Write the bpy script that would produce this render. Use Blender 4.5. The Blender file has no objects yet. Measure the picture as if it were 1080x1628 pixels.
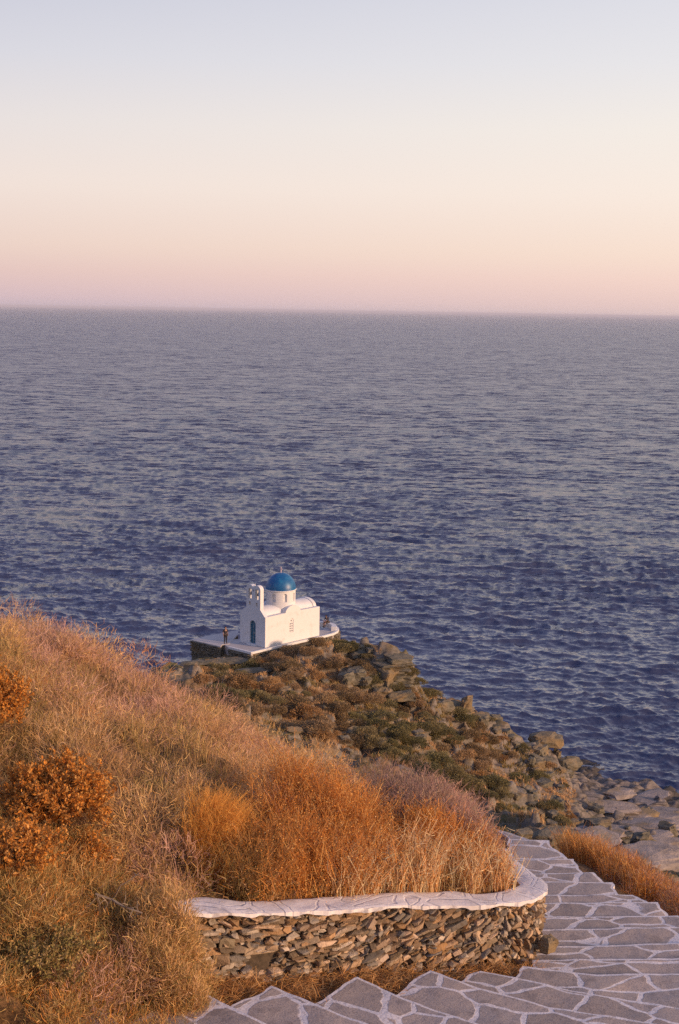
import bpy, bmesh, math, random
import numpy as np
from mathutils import Vector, Matrix

R = math.radians
SC = bpy.context.scene
COL = SC.collection

# ------------------------------------------------------------------ camera
CAM = np.array([0.0, 0.0, 50.0])
FPX, CX, CY = 2261.0, 540.0, 814.0          # 50 mm lens on a 36 mm tall frame, photo pixels 1080 x 1628
PITCH, ROLL = R(8.05), R(0.95)
H0 = np.array([1.0, 0, 0]); F0 = np.array([0, math.cos(PITCH), -math.sin(PITCH)]); U0 = np.array([0, math.sin(PITCH), math.cos(PITCH)])
RV = math.cos(ROLL) * H0 + math.sin(ROLL) * U0
UV_ = math.cos(ROLL) * U0 - math.sin(ROLL) * H0
cam_d = bpy.data.cameras.new('camera'); cam = bpy.data.objects.new('camera', cam_d); COL.objects.link(cam)
cam.matrix_world = Matrix(((RV[0], UV_[0], -F0[0], CAM[0]), (RV[1], UV_[1], -F0[1], CAM[1]), (RV[2], UV_[2], -F0[2], CAM[2]), (0, 0, 0, 1)))
cam_d.sensor_fit = 'VERTICAL'; cam_d.sensor_height = 36.0; cam_d.lens = 36.0 * FPX / 1628.0
cam_d.clip_start = 0.1; cam_d.clip_end = 200000
SC.camera = cam
SC.render.engine = 'CYCLES'
SC.view_settings.view_transform = 'Standard'; SC.view_settings.look = 'None'
SC.view_settings.exposure = 0.0; SC.view_settings.gamma = 1.0
SC.cycles.max_bounces = 5; SC.cycles.diffuse_bounces = 3; SC.cycles.glossy_bounces = 3; SC.cycles.transmission_bounces = 2
SC.cycles.use_denoising = False
SC.cycles.caustics_reflective = False; SC.cycles.caustics_refractive = False

# ------------------------------------------------------------------ sky and sun
SUN_AZ, SUN_EL = 116.0, 12.0                     # degrees clockwise from +Y, above the horizon
def srgb(r, g, b):
    f = lambda c: (c / 255 / 12.92) if c <= 10.31475 else ((c / 255 + 0.055) / 1.055) ** 2.4
    return (f(r), f(g), f(b), 1.0)
W = bpy.data.worlds.new('World'); SC.world = W; W.use_nodes = True
nt = W.node_tree; nt.nodes.clear(); N = nt.nodes.new; LK = nt.links.new
def mathn(op, a, b=None, c=None, clamp=False, tree=None):
    tr = tree or nt; n = tr.nodes.new('ShaderNodeMath'); n.operation = op; n.use_clamp = clamp
    for k, v in enumerate((a, b, c)):
        if v is None: continue
        if isinstance(v, (int, float)): n.inputs[k].default_value = v
        else: tr.links.new(v, n.inputs[k])
    return n.outputs[0]
tc = N('ShaderNodeTexCoord'); sep = N('ShaderNodeSeparateXYZ'); LK(tc.outputs['Generated'], sep.inputs[0])
el = mathn('DIVIDE', mathn('ARCSINE', sep.outputs[2]), math.pi / 2)
hyp = mathn('SQRT', mathn('ADD', mathn('MULTIPLY', sep.outputs[0], sep.outputs[0]), mathn('ADD', mathn('MULTIPLY', sep.outputs[1], sep.outputs[1]), 1e-6)))
xa = mathn('DIVIDE', sep.outputs[0], hyp)
def sky_ramp(stops):
    n = N('ShaderNodeValToRGB'); cr = n.color_ramp; cr.interpolation = 'LINEAR'
    while len(cr.elements) > 1: cr.elements.remove(cr.elements[-1])
    for k, (deg, c) in enumerate(stops):
        e = cr.elements[0] if k == 0 else cr.elements.new(deg / 90.0)
        e.position = deg / 90.0; e.color = c
    LK(el, n.inputs[0]); return n.outputs[0]
SKY_L = [(0, srgb(204, 184, 194)), (0.45, srgb(220, 192, 196)), (1.3, srgb(231, 200, 194)), (2.3, srgb(239, 213, 201)), (4.7, srgb(244, 228, 219)),
         (7.1, srgb(235, 227, 225)), (9.5, srgb(220, 219, 227)), (11.7, srgb(208, 209, 222)), (17, srgb(162, 170, 214)), (28, srgb(134, 147, 198)), (50, srgb(124, 140, 192)), (90, srgb(116, 134, 192))]
SKY_R = [(0, srgb(226, 200, 197)), (0.45, srgb(237, 206, 199)), (1.3, srgb(248, 216, 204)), (2.3, srgb(252, 227, 210)), (4.7, srgb(253, 238, 226)),
         (7.1, srgb(248, 240, 232)), (9.5, srgb(236, 234, 236)), (11.7, srgb(227, 227, 234)), (17, srgb(196, 200, 226)), (28, srgb(166, 176, 212)), (50, srgb(130, 146, 200)), (90, srgb(116, 134, 192))]
SKY_S = [(0, srgb(255, 214, 178)), (3, srgb(255, 226, 188)), (8, srgb(255, 236, 210)), (25, srgb(236, 224, 220)), (50, srgb(178, 184, 210)), (90, srgb(116, 134, 192))]
def mixc(f, a, b, tree=None):
    tr = tree or nt; n = tr.nodes.new('ShaderNodeMix'); n.data_type = 'RGBA'
    for sk, v in ((n.inputs[0], f), (n.inputs[6], a), (n.inputs[7], b)):
        if isinstance(v, (int, float)): sk.default_value = v
        elif isinstance(v, tuple): sk.default_value = v
        else: tr.links.new(v, sk)
    return n.outputs[2]
def mapr(v, a, b, c=0.0, d=1.0, tree=None, smooth=True):
    tr = tree or nt; n = tr.nodes.new('ShaderNodeMapRange'); n.interpolation_type = 'SMOOTHSTEP' if smooth else 'LINEAR'
    tr.links.new(v, n.inputs[0])
    for k, q in enumerate((a, b, c, d)): n.inputs[k + 1].default_value = q
    return n.outputs[0]
sky = mixc(mapr(xa, -0.25, 0.25, smooth=False), sky_ramp(SKY_L), sky_ramp(SKY_R))
sky = mixc(mapr(xa, 0.25, 1.0), sky, sky_ramp(SKY_S))
bg1 = N('ShaderNodeBackground'); LK(sky, bg1.inputs[0]); bg1.inputs[1].default_value = 1.0
nis = N('ShaderNodeTexSky'); nis.sky_type = 'NISHITA'; nis.sun_disc = False; nis.sun_elevation = R(SUN_EL); nis.sun_rotation = R(SUN_AZ)
bg2 = N('ShaderNodeBackground'); LK(nis.outputs[0], bg2.inputs[0]); bg2.inputs[1].default_value = 0.05
mx = N('ShaderNodeMixShader'); mx.inputs[0].default_value = 0.03; LK(bg1.outputs[0], mx.inputs[1]); LK(bg2.outputs[0], mx.inputs[2])
wo = N('ShaderNodeOutputWorld'); LK(mx.outputs[0], wo.inputs[0])
sl = bpy.data.lights.new('sun', 'SUN'); so = bpy.data.objects.new('sun', sl); COL.objects.link(so)
sl.energy = 4.8; sl.angle = R(5.0); sl.color = (1.0, 0.64, 0.40)
sd = Vector((math.sin(R(SUN_AZ)) * math.cos(R(SUN_EL)), math.cos(R(SUN_AZ)) * math.cos(R(SUN_EL)), math.sin(R(SUN_EL))))
so.rotation_euler = sd.to_track_quat('Z', 'Y').to_euler()

# ------------------------------------------------------------------ helpers
def ray(px, py):
    px = np.asarray(px, float); py = np.asarray(py, float)
    return F0 + ((px - CX) / FPX)[..., None] * RV + ((CY - py) / FPX)[..., None] * UV_
def atY(px, py, Y):
    d = ray(px, py); return CAM + d * (np.asarray(Y, float) / d[..., 1])[..., None]
def atZ(px, py, z):
    d = ray(px, py); return CAM + d * ((np.asarray(z, float) - CAM[2]) / d[..., 2])[..., None]
def sstep(a, b, x):
    t = np.clip((x - a) / (b - a), 0, 1); return t * t * (3 - 2 * t)
def _h(ix, iy, s):
    n = (ix.astype(np.int64) * 374761393 + iy.astype(np.int64) * 668265263 + s * 1442695041) & 0xffffffff
    n = ((n ^ (n >> 13)) * 1274126177) & 0xffffffff
    return ((n ^ (n >> 16)) & 0xffff) / 65535.0
def vnoise(x, y, s=0):
    x = np.asarray(x, float); y = np.asarray(y, float)
    ix = np.floor(x); iy = np.floor(y); fx = x - ix; fy = y - iy
    fx = fx * fx * fx * (fx * (fx * 6 - 15) + 10); fy = fy * fy * fy * (fy * (fy * 6 - 15) + 10)
    a = _h(ix, iy, s); b = _h(ix + 1, iy, s); c = _h(ix, iy + 1, s); d = _h(ix + 1, iy + 1, s)
    return (a + (b - a) * fx + (c - a) * fy + (a - b - c + d) * fx * fy) * 2 - 1
def fbm(x, y, s=0, o=4):
    t = 0; a = 1.0
    for k in range(o):
        t = t + a * vnoise(x * 2 ** k + 17.3 * k, y * 2 ** k - 9.1 * k, s + k); a *= 0.5
    return t
class TPS:
    def __init__(self, pts, lam=1e-3):
        self.p = p = np.array([q[:2] for q in pts], float); z = np.array([q[2] for q in pts], float); n = len(p)
        K = self._u(np.hypot(p[:, None, 0] - p[None, :, 0], p[:, None, 1] - p[None, :, 1])) + lam * np.eye(n) * 50
        P = np.c_[np.ones(n), p]; A = np.zeros((n + 3, n + 3)); A[:n, :n] = K; A[:n, n:] = P; A[n:, :n] = P.T
        self.w = np.linalg.solve(A, np.r_[z, 0, 0, 0])
    @staticmethod
    def _u(r): return np.where(r > 1e-9, r * r * np.log(np.maximum(r, 1e-9)), 0)
    def __call__(self, x, y):
        sh = np.shape(x); x = np.ravel(x); y = np.ravel(y); out = self.w[-3] + self.w[-2] * x + self.w[-1] * y
        for k, (a, b) in enumerate(self.p): out = out + self.w[k] * self._u(np.hypot(x - a, y - b))
        return out.reshape(sh)
def inpoly(x, y, poly):
    c = np.zeros(np.shape(x), bool); n = len(poly)
    for i in range(n):
        x0, y0 = poly[i]; x1, y1 = poly[(i + 1) % n]
        if y0 == y1: continue
        m = ((y0 > y) != (y1 > y)) & (x < (x1 - x0) * (y - y0) / (y1 - y0) + x0); c ^= m
    return c

def link(name, me, mat=None, parent=None):
    o = bpy.data.objects.new(name, me); COL.objects.link(o)
    if mat is not None:
        for m in (mat if isinstance(mat, (list, tuple)) else [mat]): me.materials.append(m)
    if parent is not None: o.parent = parent
    return o
def big_mesh(name, verts, faces, attrs=None, smooth=False):
    """verts (n,3), faces (m,k) -> mesh; attrs: name -> (n,) float or (n,4) colour per vertex"""
    me = bpy.data.meshes.new(name); v = np.ascontiguousarray(verts, np.float32); f = np.ascontiguousarray(faces, np.int32); m, k = f.shape
    me.vertices.add(len(v)); me.vertices.foreach_set('co', v.ravel())
    me.loops.add(m * k); me.loops.foreach_set('vertex_index', f.ravel())
    me.polygons.add(m); me.polygons.foreach_set('loop_start', np.arange(0, m * k, k, dtype=np.int32))
    me.polygons.foreach_set('use_smooth', np.full(m, smooth))
    me.update(calc_edges=True)
    for nme, a in (attrs or {}).items():
        a = np.asarray(a, np.float32)
        if a.ndim == 1:
            at = me.attributes.new(nme, 'FLOAT', 'POINT'); at.data.foreach_set('value', a)
        else:
            at = me.attributes.new(nme, 'FLOAT_COLOR', 'POINT'); at.data.foreach_set('color', a.ravel())
    return me
def grid_faces(nr, nc):
    i = np.arange(nr - 1)[:, None] * nc + np.arange(nc - 1)[None, :]
    return np.stack([i, i + 1, i + nc + 1, i + nc], -1).reshape(-1, 4)
def tag(o, label=None, cat=None, group=None, kind=None):
    if label: o['label'] = label
    if cat: o['category'] = cat
    if group: o['group'] = group
    if kind: o['kind'] = kind
    return o
def empty(name, loc, rz=0.0):
    o = bpy.data.objects.new(name, None); COL.objects.link(o); o.location = loc; o.rotation_euler = (0, 0, rz); o.empty_display_size = 0.2
    return o
def bm_obj(name, bm, mat=None, parent=None, smooth=False):
    me = bpy.data.meshes.new(name); bmesh.ops.recalc_face_normals(bm, faces=bm.faces); bm.to_mesh(me); bm.free()
    if smooth:
        for p in me.polygons: p.use_smooth = True
    return link(name, me, mat, parent)
def add_prism(bm, pts, z0, z1):
    n = len(pts); lo = [bm.verts.new((p[0], p[1], z0 if np.isscalar(z0) else z0[i])) for i, p in enumerate(pts)]
    hi = [bm.verts.new((p[0], p[1], z1 if np.isscalar(z1) else z1[i])) for i, p in enumerate(pts)]
    bm.faces.new(lo[::-1]); bm.faces.new(hi)
    for i in range(n): bm.faces.new((lo[i], lo[(i + 1) % n], hi[(i + 1) % n], hi[i]))
def add_box(bm, x0, x1, y0, y1, z0, z1): add_prism(bm, [(x0, y0), (x1, y0), (x1, y1), (x0, y1)], z0, z1)

# ------------------------------------------------------------------ materials
def newmat(name):
    m = bpy.data.materials.new(name); m.use_nodes = True; t = m.node_tree
    return m, t, t.nodes['Principled BSDF'], t.nodes['Material Output']
def setp(b, **k):
    for a, v in k.items(): b.inputs[a.replace('_', ' ')].default_value = v
def tnoise(t, vec, scale, detail=4, rough=0.55, dist=0.0):
    n = t.nodes.new('ShaderNodeTexNoise'); n.inputs['Scale'].default_value = scale; n.inputs['Detail'].default_value = detail
    n.inputs['Roughness'].default_value = rough; n.inputs['Distortion'].default_value = dist
    if vec is not None: t.links.new(vec, n.inputs['Vector'])
    return n.outputs['Fac']
def ramp(t, fac, stops):
    n = t.nodes.new('ShaderNodeValToRGB'); cr = n.color_ramp
    while len(cr.elements) > 1: cr.elements.remove(cr.elements[-1])
    for k, (p, c) in enumerate(stops):
        e = cr.elements[0] if k == 0 else cr.elements.new(p)
        e.position = p; e.color = tuple(c) + (1,) if len(c) == 3 else c
    t.links.new(fac, n.inputs[0]); return n.outputs[0]
def bump(t, b, hgt, strength=0.4, dist=0.02):
    n = t.nodes.new('ShaderNodeBump'); n.inputs['Strength'].default_value = strength; n.inputs['Distance'].default_value = dist
    t.links.new(hgt, n.inputs['Height']); t.links.new(n.outputs[0], b.inputs['Normal']); return n
def pos(t): return t.nodes.new('ShaderNodeNewGeometry').outputs['Position']
def objc(t): return t.nodes.new('ShaderNodeTexCoord').outputs['Object']
def attr(t, name): 
    n = t.nodes.new('ShaderNodeAttribute'); n.attribute_name = name; return n

def mat_plant(name='dry_plant', trans=0.3, rough=0.75):
    m, t, b, o = newmat(name); c = attr(t, 'tint').outputs['Color']; t.links.new(c, b.inputs['Base Color']); setp(b, Roughness=rough)
    b.inputs['Specular IOR Level'].default_value = 0.15
    tr = t.nodes.new('ShaderNodeBsdfTranslucent'); t.links.new(c, tr.inputs[0])
    mx = t.nodes.new('ShaderNodeMixShader'); mx.inputs[0].default_value = trans
    t.links.new(b.outputs[0], mx.inputs[1]); t.links.new(tr.outputs[0], mx.inputs[2]); t.links.new(mx.outputs[0], o.inputs[0]); return m
M_PLANT = mat_plant()

def mat_white(name='whitewash', base=(0.67, 0.66, 0.66), tone=(0.56, 0.535, 0.51)):
    m, t, b, o = newmat(name); p = objc(t)
    n1 = tnoise(t, p, 1.3, 5, 0.6); n2 = tnoise(t, p, 9.0, 4, 0.6)
    c = mixc(mapr(n1, 0.5, 0.8, tree=t), base + (1,), tone + (1,), t); t.links.new(c, b.inputs['Base Color']); setp(b, Roughness=0.85)
    b.inputs['Specular IOR Level'].default_value = 0.2
    bump(t, b, n2, 0.35, 0.03); return m
M_WHITE = mat_white()
def mat_plain(name, col, rough=0.6, var=0.25, scale=6.0):
    m, t, b, o = newmat(name); n = tnoise(t, objc(t), scale, 4)
    d = tuple(x * (1 - var) for x in col)
    t.links.new(mixc(mapr(n, 0.35, 0.7, tree=t), col + (1,), d + (1,), t), b.inputs['Base Color']); setp(b, Roughness=rough); return m
def mat_rock(name, a, bcol, c, scale=1.5, strata=True):
    m, t, b, o = newmat(name); p = pos(t)
    mp = t.nodes.new('ShaderNodeMapping'); mp.inputs['Rotation'].default_value = (R(12), R(18), R(25)); mp.inputs['Scale'].default_value = (1, 1, 4.0 if strata else 1.0); t.links.new(p, mp.inputs[0])
    n1 = tnoise(t, mp.outputs[0], scale, 6, 0.65); n2 = tnoise(t, p, scale * 7, 5, 0.7); n3 = tnoise(t, p, scale * .35, 3, 0.5)
    col = ramp(t, n1, [(0.3, a), (0.5, bcol), (0.72, c)])
    lich = mixc(mapr(n3, 0.52, 0.68, tree=t), col, (0.27, 0.19, 0.10, 1), t)
    col = mixc(mapr(n2, 0.45, 0.75, 0, 0.5, tree=t), lich, (0.10, 0.09, 0.08, 1), t)
    t.links.new(col, b.inputs['Base Color']); setp(b, Roughness=0.9); b.inputs['Specular IOR Level'].default_value = 0.2
    bump(t, b, mathn('ADD', n1, mathn('MULTIPLY', n2, 0.4, tree=t), tree=t), 0.7, 0.25); return m
M_ROCK = mat_rock('headland_rock', (0.13, 0.115, 0.10), (0.24, 0.20, 0.165), (0.38, 0.32, 0.27))

# ------------------------------------------------------------------ layout of the steps
ZN = lambda i: 42.4 - 0.12 * (13 - i)            # height of tread i; 17 is the highest, 0 the lowest in view
# tread: far nosing pixels left to right, then the near ends of its left and right edges
ST = {
 -1: ([(790, 1318), (830, 1330)], (826, 1345), (851, 1338)),
 0: ([(812, 1334), (869, 1337)], (812, 1365), (899, 1365)),
 1: ([(815, 1368), (908, 1365)], (815, 1390), (923.5, 1387)),
 2: ([(820, 1389), (940, 1387.5)], (820, 1403), (955, 1401)),
 3: ([(830, 1402), (972, 1402)], (830, 1423), (980, 1419.5)),
 4: ([(835, 1423), (1005, 1422)], (835, 1436), (1021, 1433)),
 5: ([(835, 1436), (1043, 1434)], (835, 1458), (1058, 1454)),
 6: ([(838, 1458), (1079, 1455.5)], (838, 1478), (1100, 1474)),
 7: ([(840, 1478), (950, 1476), (1120, 1473)], (840, 1505), (1140, 1498)),
 8: ([(845, 1506), (1000, 1502), (1160, 1496)], (845, 1527), (1180, 1521)),
 9: ([(850, 1526), (1000, 1525), (1200, 1522)], (850, 1543), (1220, 1546)),
 10: ([(835, 1536), (872, 1541), (953, 1551), (1000, 1550), (1230, 1547)], (815, 1556), (1250, 1600)),
 11: ([(767, 1543), (835, 1557), (905, 1573), (1000, 1590), (1080, 1602), (1270, 1630)], (735, 1561), (1290, 1660)),
 12: ([(686, 1543), (760, 1570), (815, 1583), (875, 1600), (950, 1612), (1030, 1625), (1290, 1668)], (632, 1580), (1300, 1700)),
 13: ([(571, 1552), (645, 1588), (710, 1611), (800, 1640), (1100, 1720)], (505, 1598), (1110, 1760)),
 14: ([(435, 1568), (505, 1598), (560, 1620), (750, 1690), (1000, 1770)], (365, 1602), (1010, 1800)),
 15: ([(300, 1573), (330, 1580), (362, 1600), (450, 1640), (600, 1705), (900, 1820)], (215, 1625), (910, 1850)),
 16: ([(150, 1604), (165, 1612), (190, 1628), (420, 1740), (700, 1860)], (60, 1660), (710, 1880)),
 17: ([(0, 1640), (60, 1660), (300, 1790), (560, 1920)], (-80, 1700), (560, 1960)),
}
NOSE = {i: np.array([atZ(px, py, ZN(i)) for px, py in v[0]]) for i, v in ST.items()}
# ------------------------------------------------------------------ layout of the wall (outer top edge, left to right and round the end)
WALLPX = [(262, 1452), (300, 1452), (330, 1450), (385, 1452), (430, 1451), (490, 1449), (547, 1447), (600, 1442), (641, 1439), (690, 1439), (724, 1438), (770, 1438), (808, 1436), (838, 1432), (858, 1425), (870, 1414), (866, 1403), (851, 1393), (835, 1382), (822, 1372), (812, 1362), (800, 1350)]
nW = len(WALLPX); 
_px = np.array([p[0] for p in WALLPX], float)
WZ = np.where(np.arange(nW) < 16, 43.36 - (np.clip(_px, 262, 870) - 300) / 570 * 0.72, 42.64 - 0.03 * (np.arange(nW) - 15))
WOUT = np.array([atZ(p[0], p[1], z) for p, z in zip(WALLPX, WZ)])
def resample(P, step):
    d = np.r_[0, np.cumsum(np.hypot(*np.diff(P[:, :2], axis=0).T))]; n = max(2, int(d[-1] / step)); s = np.linspace(0, d[-1], n)
    # smooth corner-cutting through Catmull-like gaussian blur of the dense polyline
    Q = np.stack([np.interp(s, d, P[:, k]) for k in range(P.shape[1])], 1); return Q, s
def blur(Q, k):
    w = np.hanning(2 * k + 3)[1:-1]; w /= w.sum(); Qp = np.pad(Q, ((k, k), (0, 0)), mode='edge')
    o = np.stack([np.convolve(Qp[:, j], w, 'valid') for j in range(Q.shape[1])], 1); o[0] = Q[0]; o[-1] = Q[-1]; return o
WL, WS = resample(WOUT, 0.03); WL = blur(WL, 9)
def normals2(Q):
    t = np.gradient(Q[:, :2], axis=0); t /= np.linalg.norm(t, axis=1)[:, None] + 1e-9
    return np.c_[t[:, 1], -t[:, 0]]            # to the right of travel = towards the path
WN = normals2(WL); WIN = WL[:, :2] - WN * 0.25

# ------------------------------------------------------------------ terrain height
def PX(l): return [tuple(atY(a, b, c)) for a, b, c in l]
near_in = PX([(0, 1040, 22), (60, 1045, 22.2), (130, 1052, 22.6), (200, 1085, 23), (300, 1130, 23.5), (400, 1205, 23.3), (500, 1262, 22.5), (600, 1305, 21.5), (700, 1340, 20.8), (780, 1375, 19.6),
              (0, 1112, 19.6), (0, 1190, 17.6), (100, 1220, 17.4), (200, 1262, 17.4), (300, 1335, 17.0), (0, 1320, 15.6), (0, 1470, 14.2), (0, 1640, 12.8), (130, 1420, 15.2), (130, 1540, 14.2), (150, 1618, 13.7),
              (240, 1460, 15.3), (230, 1575, 14.4), (300, 1425, 15.9)])
near_in += [(p[0] - WN[i][0] * .5, p[1] - WN[i][1] * .5, p[2] - 0.06) for i, p in list(enumerate(WL))[10:-1:22]]
hidden = [(0, 30, 39.2), (0, 40, 35.0), (-6, 30, 42.3), (-9, 40, 38.0), (4, 30, 37.6), (6, 40, 33.0), (-14, 30, 42.8), (-20, 40, 37.5), (12, 32, 34), (16, 42, 29)]
near_in += hidden + [(-9, 25, 43.7), (-12, 20, 45.2), (-14, 14, 46.0), (-8, 12, 44.6), (-7, 9, 44.4), (-3, 27, 41.9), (1, 26, 40.9)]
near_out = [tuple(p + np.array([0, 0, -.20])) for i in NOSE for p in NOSE[i] if p[0] < 7]
near_out += hidden + [(5.3, 18, 41.0), (6, 22, 39.9), (5.0, 26, 39.2), (9, 20, 38.8), (10, 28, 35.5), (14, 20, 35.5), (0, 8, 43.2), (12, 10, 41.6), (11, 14, 40.6), (3, 26, 39.8)]
T_IN = TPS(near_in)
for a_, b_ in ((-3.15, 13.3), (-3.4, 12.2), (-3.75, 10.6), (-4.1, 9), (-5.5, 11), (-2.75, 13.9)): near_out.append((a_, b_, float(T_IN(np.array(a_), np.array(b_))) - .12))
T_OUT = TPS(near_out)
INPOLY = [(2.0, 60), (2.0, 30)] + [tuple(p) for p in WIN[::-6]] + [tuple(NOSE[i][0][:2]) for i in (15, 16, 17)] + [(-4.2, 8), (-5, 2), (-60, 2), (-60, 60)]
YC = 135.0
P0 = atY(421.7, 1030.0, YC); ZT = P0[2]
E1 = atZ(507.8, 1010.5, ZT) - P0; LEN = float(np.hypot(E1[0], E1[1])); AX = E1 / LEN; AY = np.array([-AX[1], AX[0], 0]); WID = 3.55
far_pts = PX([(252, 1060, 128), (290, 1056, 131), (300, 1066, 126), (345, 1050, 131.5), (400, 1055, 130.5), (470, 1036, 134), (540, 1015, 138.5), (575, 1018, 138), (605, 1030, 136.5), (652, 1048, 134.8),
              (640, 1096, 131.5), (600, 1100, 130), (664, 1100, 132.5), (672, 1104, 134), (668, 1096, 135.5), (700, 1110, 136), (760, 1137, 140), (800, 1160, 142), (850, 1186, 145.5), (880, 1200, 147), (905, 1228, 147.5),
              (330, 1085, 120), (400, 1105, 117), (450, 1075, 126), (520, 1060, 131), (560, 1110, 126), (500, 1155, 111), (570, 1190, 107), (640, 1155, 120), (700, 1205, 113), (740, 1160, 130), (800, 1215, 130), (780, 1270, 108), (840, 1300, 104), (850, 1240, 128),
              (900, 1290, 122), (930, 1260, 138), (960, 1315, 115), (1000, 1290, 131), (1040, 1340, 110), (1080, 1330, 122), (1080, 1400, 95), (960, 1380, 85), (880, 1335, 96), (1150, 1350, 118), (1150, 1420, 92), (1010, 1250, 143)])
far_pts += [tuple(atZ(950, 1214, 0.0)), tuple(atZ(1015, 1232, -.1)), tuple(atZ(1080, 1258, -.2)), tuple(atZ(1150, 1290, -.2))]
far_pts += [(0, 30, 39.2), (0, 40, 35), (0, 60, 28), (-1, 80, 21.5), (-9, 40, 38), (-13, 60, 29), (-17, 80, 22.5), (-20, 105, 17.5), (-27, 125, 9), (-32, 105, 8), (-30, 80, 15), (-45, 110, -4), (-45, 60, 14), (-26, 140, 2),
            (-20, 150, 0), (-8, 152, 2.5), (4, 156, 0), (12, 152, 1), (24, 158, -2), (30, 165, -6), (0, 175, -10), (-40, 160, -10), (50, 140, -4), (60, 110, 0), (55, 80, 6), (6, 40, 33), (10, 60, 25.5), (14, 75, 20), (30, 60, 20), (20, 40, 28), (40, 165, -8), (-20, 40, 37.5), (-20, 30, 42)]
for a, b in ((0, 0), (LEN, 0), (LEN, WID), (0, WID), (LEN / 2, WID / 2), (-1.2, 1)): far_pts.append(tuple(P0 + AX * a + AY * b - np.array([0, 0, .7])))
T_FAR = TPS(far_pts)
def terrain(x, y, detail=True):
    x = np.asarray(x, float); y = np.asarray(y, float)
    zi = T_IN(x, y); zo = T_OUT(x, y); ins = inpoly(x, y, INPOLY)
    if detail:
        bl = np.abs(vnoise(x * .62 + 3.1, y * .62, 7)) ** .75 * .68 + np.abs(vnoise(x * 1.45, y * 1.45 + 8, 9)) ** .8 * .32 - .50
        q = WL[::14, :2]; dw = np.full(x.shape, 9.0)
        for a_, b_ in q: dw = np.minimum(dw, (x - a_) ** 2 + (y - b_) ** 2)
        zi = zi + 0.06 * fbm(x * 1.1, y * 1.1, 3, 4) + bl * sstep(.55, 1.6, np.sqrt(dw)) * sstep(13.2, 14.6, y - .35 * x)
    zn = np.where(ins, zi, zo)
    zf = T_FAR(x, y)
    if detail:
        lx = (x - P0[0]) * AX[0] + (y - P0[1]) * AX[1]; ly = (x - P0[0]) * AY[0] + (y - P0[1]) * AY[1]
        dd = np.maximum(np.abs(lx - LEN / 2) - LEN / 2, np.abs(ly - WID / 2) - WID / 2); k = sstep(1.0, 5.0, dd)
        ridg = 1 - np.abs(fbm(x / 7.0 + 0.3 * y / 7, y / 10.0, 11, 4)) * 1.3
        xs = x * .8 + y * .6; ys = -x * .6 + y * .8
        stra = np.abs(fbm(xs / 9, ys / 2.6, 31, 4))
        shore = sstep(9, 3, zf)
        n = 0.95 * (ridg - .5) + 0.55 * fbm(x / 2.2, y / 2.2, 21, 3) - 0.9 * stra
        zf = zf + k * (n * (1 - .35 * shore))
        zf = zf + k * (.20 * fbm(x / .85, y / .85, 81, 2) + .16 * np.abs(fbm(xs / 2.2, ys / .7, 83, 2)))
        # broken ledges
        st = 0.8; q = zf + 0.25 * x * .2 + .4 * fbm(x / 4, y / 4, 51, 2); fr = q / st - np.floor(q / st)
        zf = zf + k * 0.85 * (sstep(0.35, 0.65, fr) - fr) * st * sstep(-.2, .5, fbm(x / 9, y / 9, 61, 2) + .3)
    return zn + (zf - zn) * sstep(27.5, 41, y)
def hit(px, py, y0=45, y1=175, step=0.25):
    d = ray(px, py); Y = np.arange(y0, y1, step); p = CAM[None] + d[None] * (Y / d[1])[:, None]
    h = terrain(p[:, 0], p[:, 1]); k = np.argmax(p[:, 2] < h)
    if not (p[k, 2] < h[k]): return None
    return np.array([p[k, 0], p[k, 1], h[k]])

# terrain mesh: a fan of cells round the camera's foot, finer where it is seen closer
az = np.r_[np.linspace(-48, -21, 50)[:-1], np.linspace(-21, 21, 620), np.linspace(21, 48, 50)[1:]]
rr = np.r_[np.exp(np.linspace(math.log(4.5), math.log(30), 360))[:-1], np.linspace(30, 90, 90)[:-1], np.linspace(90, 180, 300)]
A, RR = np.meshgrid(np.radians(az), rr); TX, TY = RR * np.sin(A), RR * np.cos(A); TZ = terrain(TX, TY)
gy, gx = np.gradient(TZ); 
shore_a = sstep(11, 4, TZ + 2.5 * fbm(TX / 6, TY / 6, 71, 3)) * sstep(60, 80, TY)
dzr = np.abs(np.gradient(TZ, axis=0) / np.gradient(RR, axis=0)); dza = np.abs(np.gradient(TZ, axis=1) / (RR * np.gradient(A, axis=1)))
steep = sstep(0.8, 1.5, np.hypot(dzr, dza)) * sstep(35, 60, TY)
nearm = sstep(40, 28, TY)
me = big_mesh('hillside', np.stack([TX, TY, TZ], -1).reshape(-1, 3), grid_faces(len(rr), len(az)), {'shore': shore_a.ravel(), 'steep': steep.ravel(), 'near': nearm.ravel()}, True)
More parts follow.
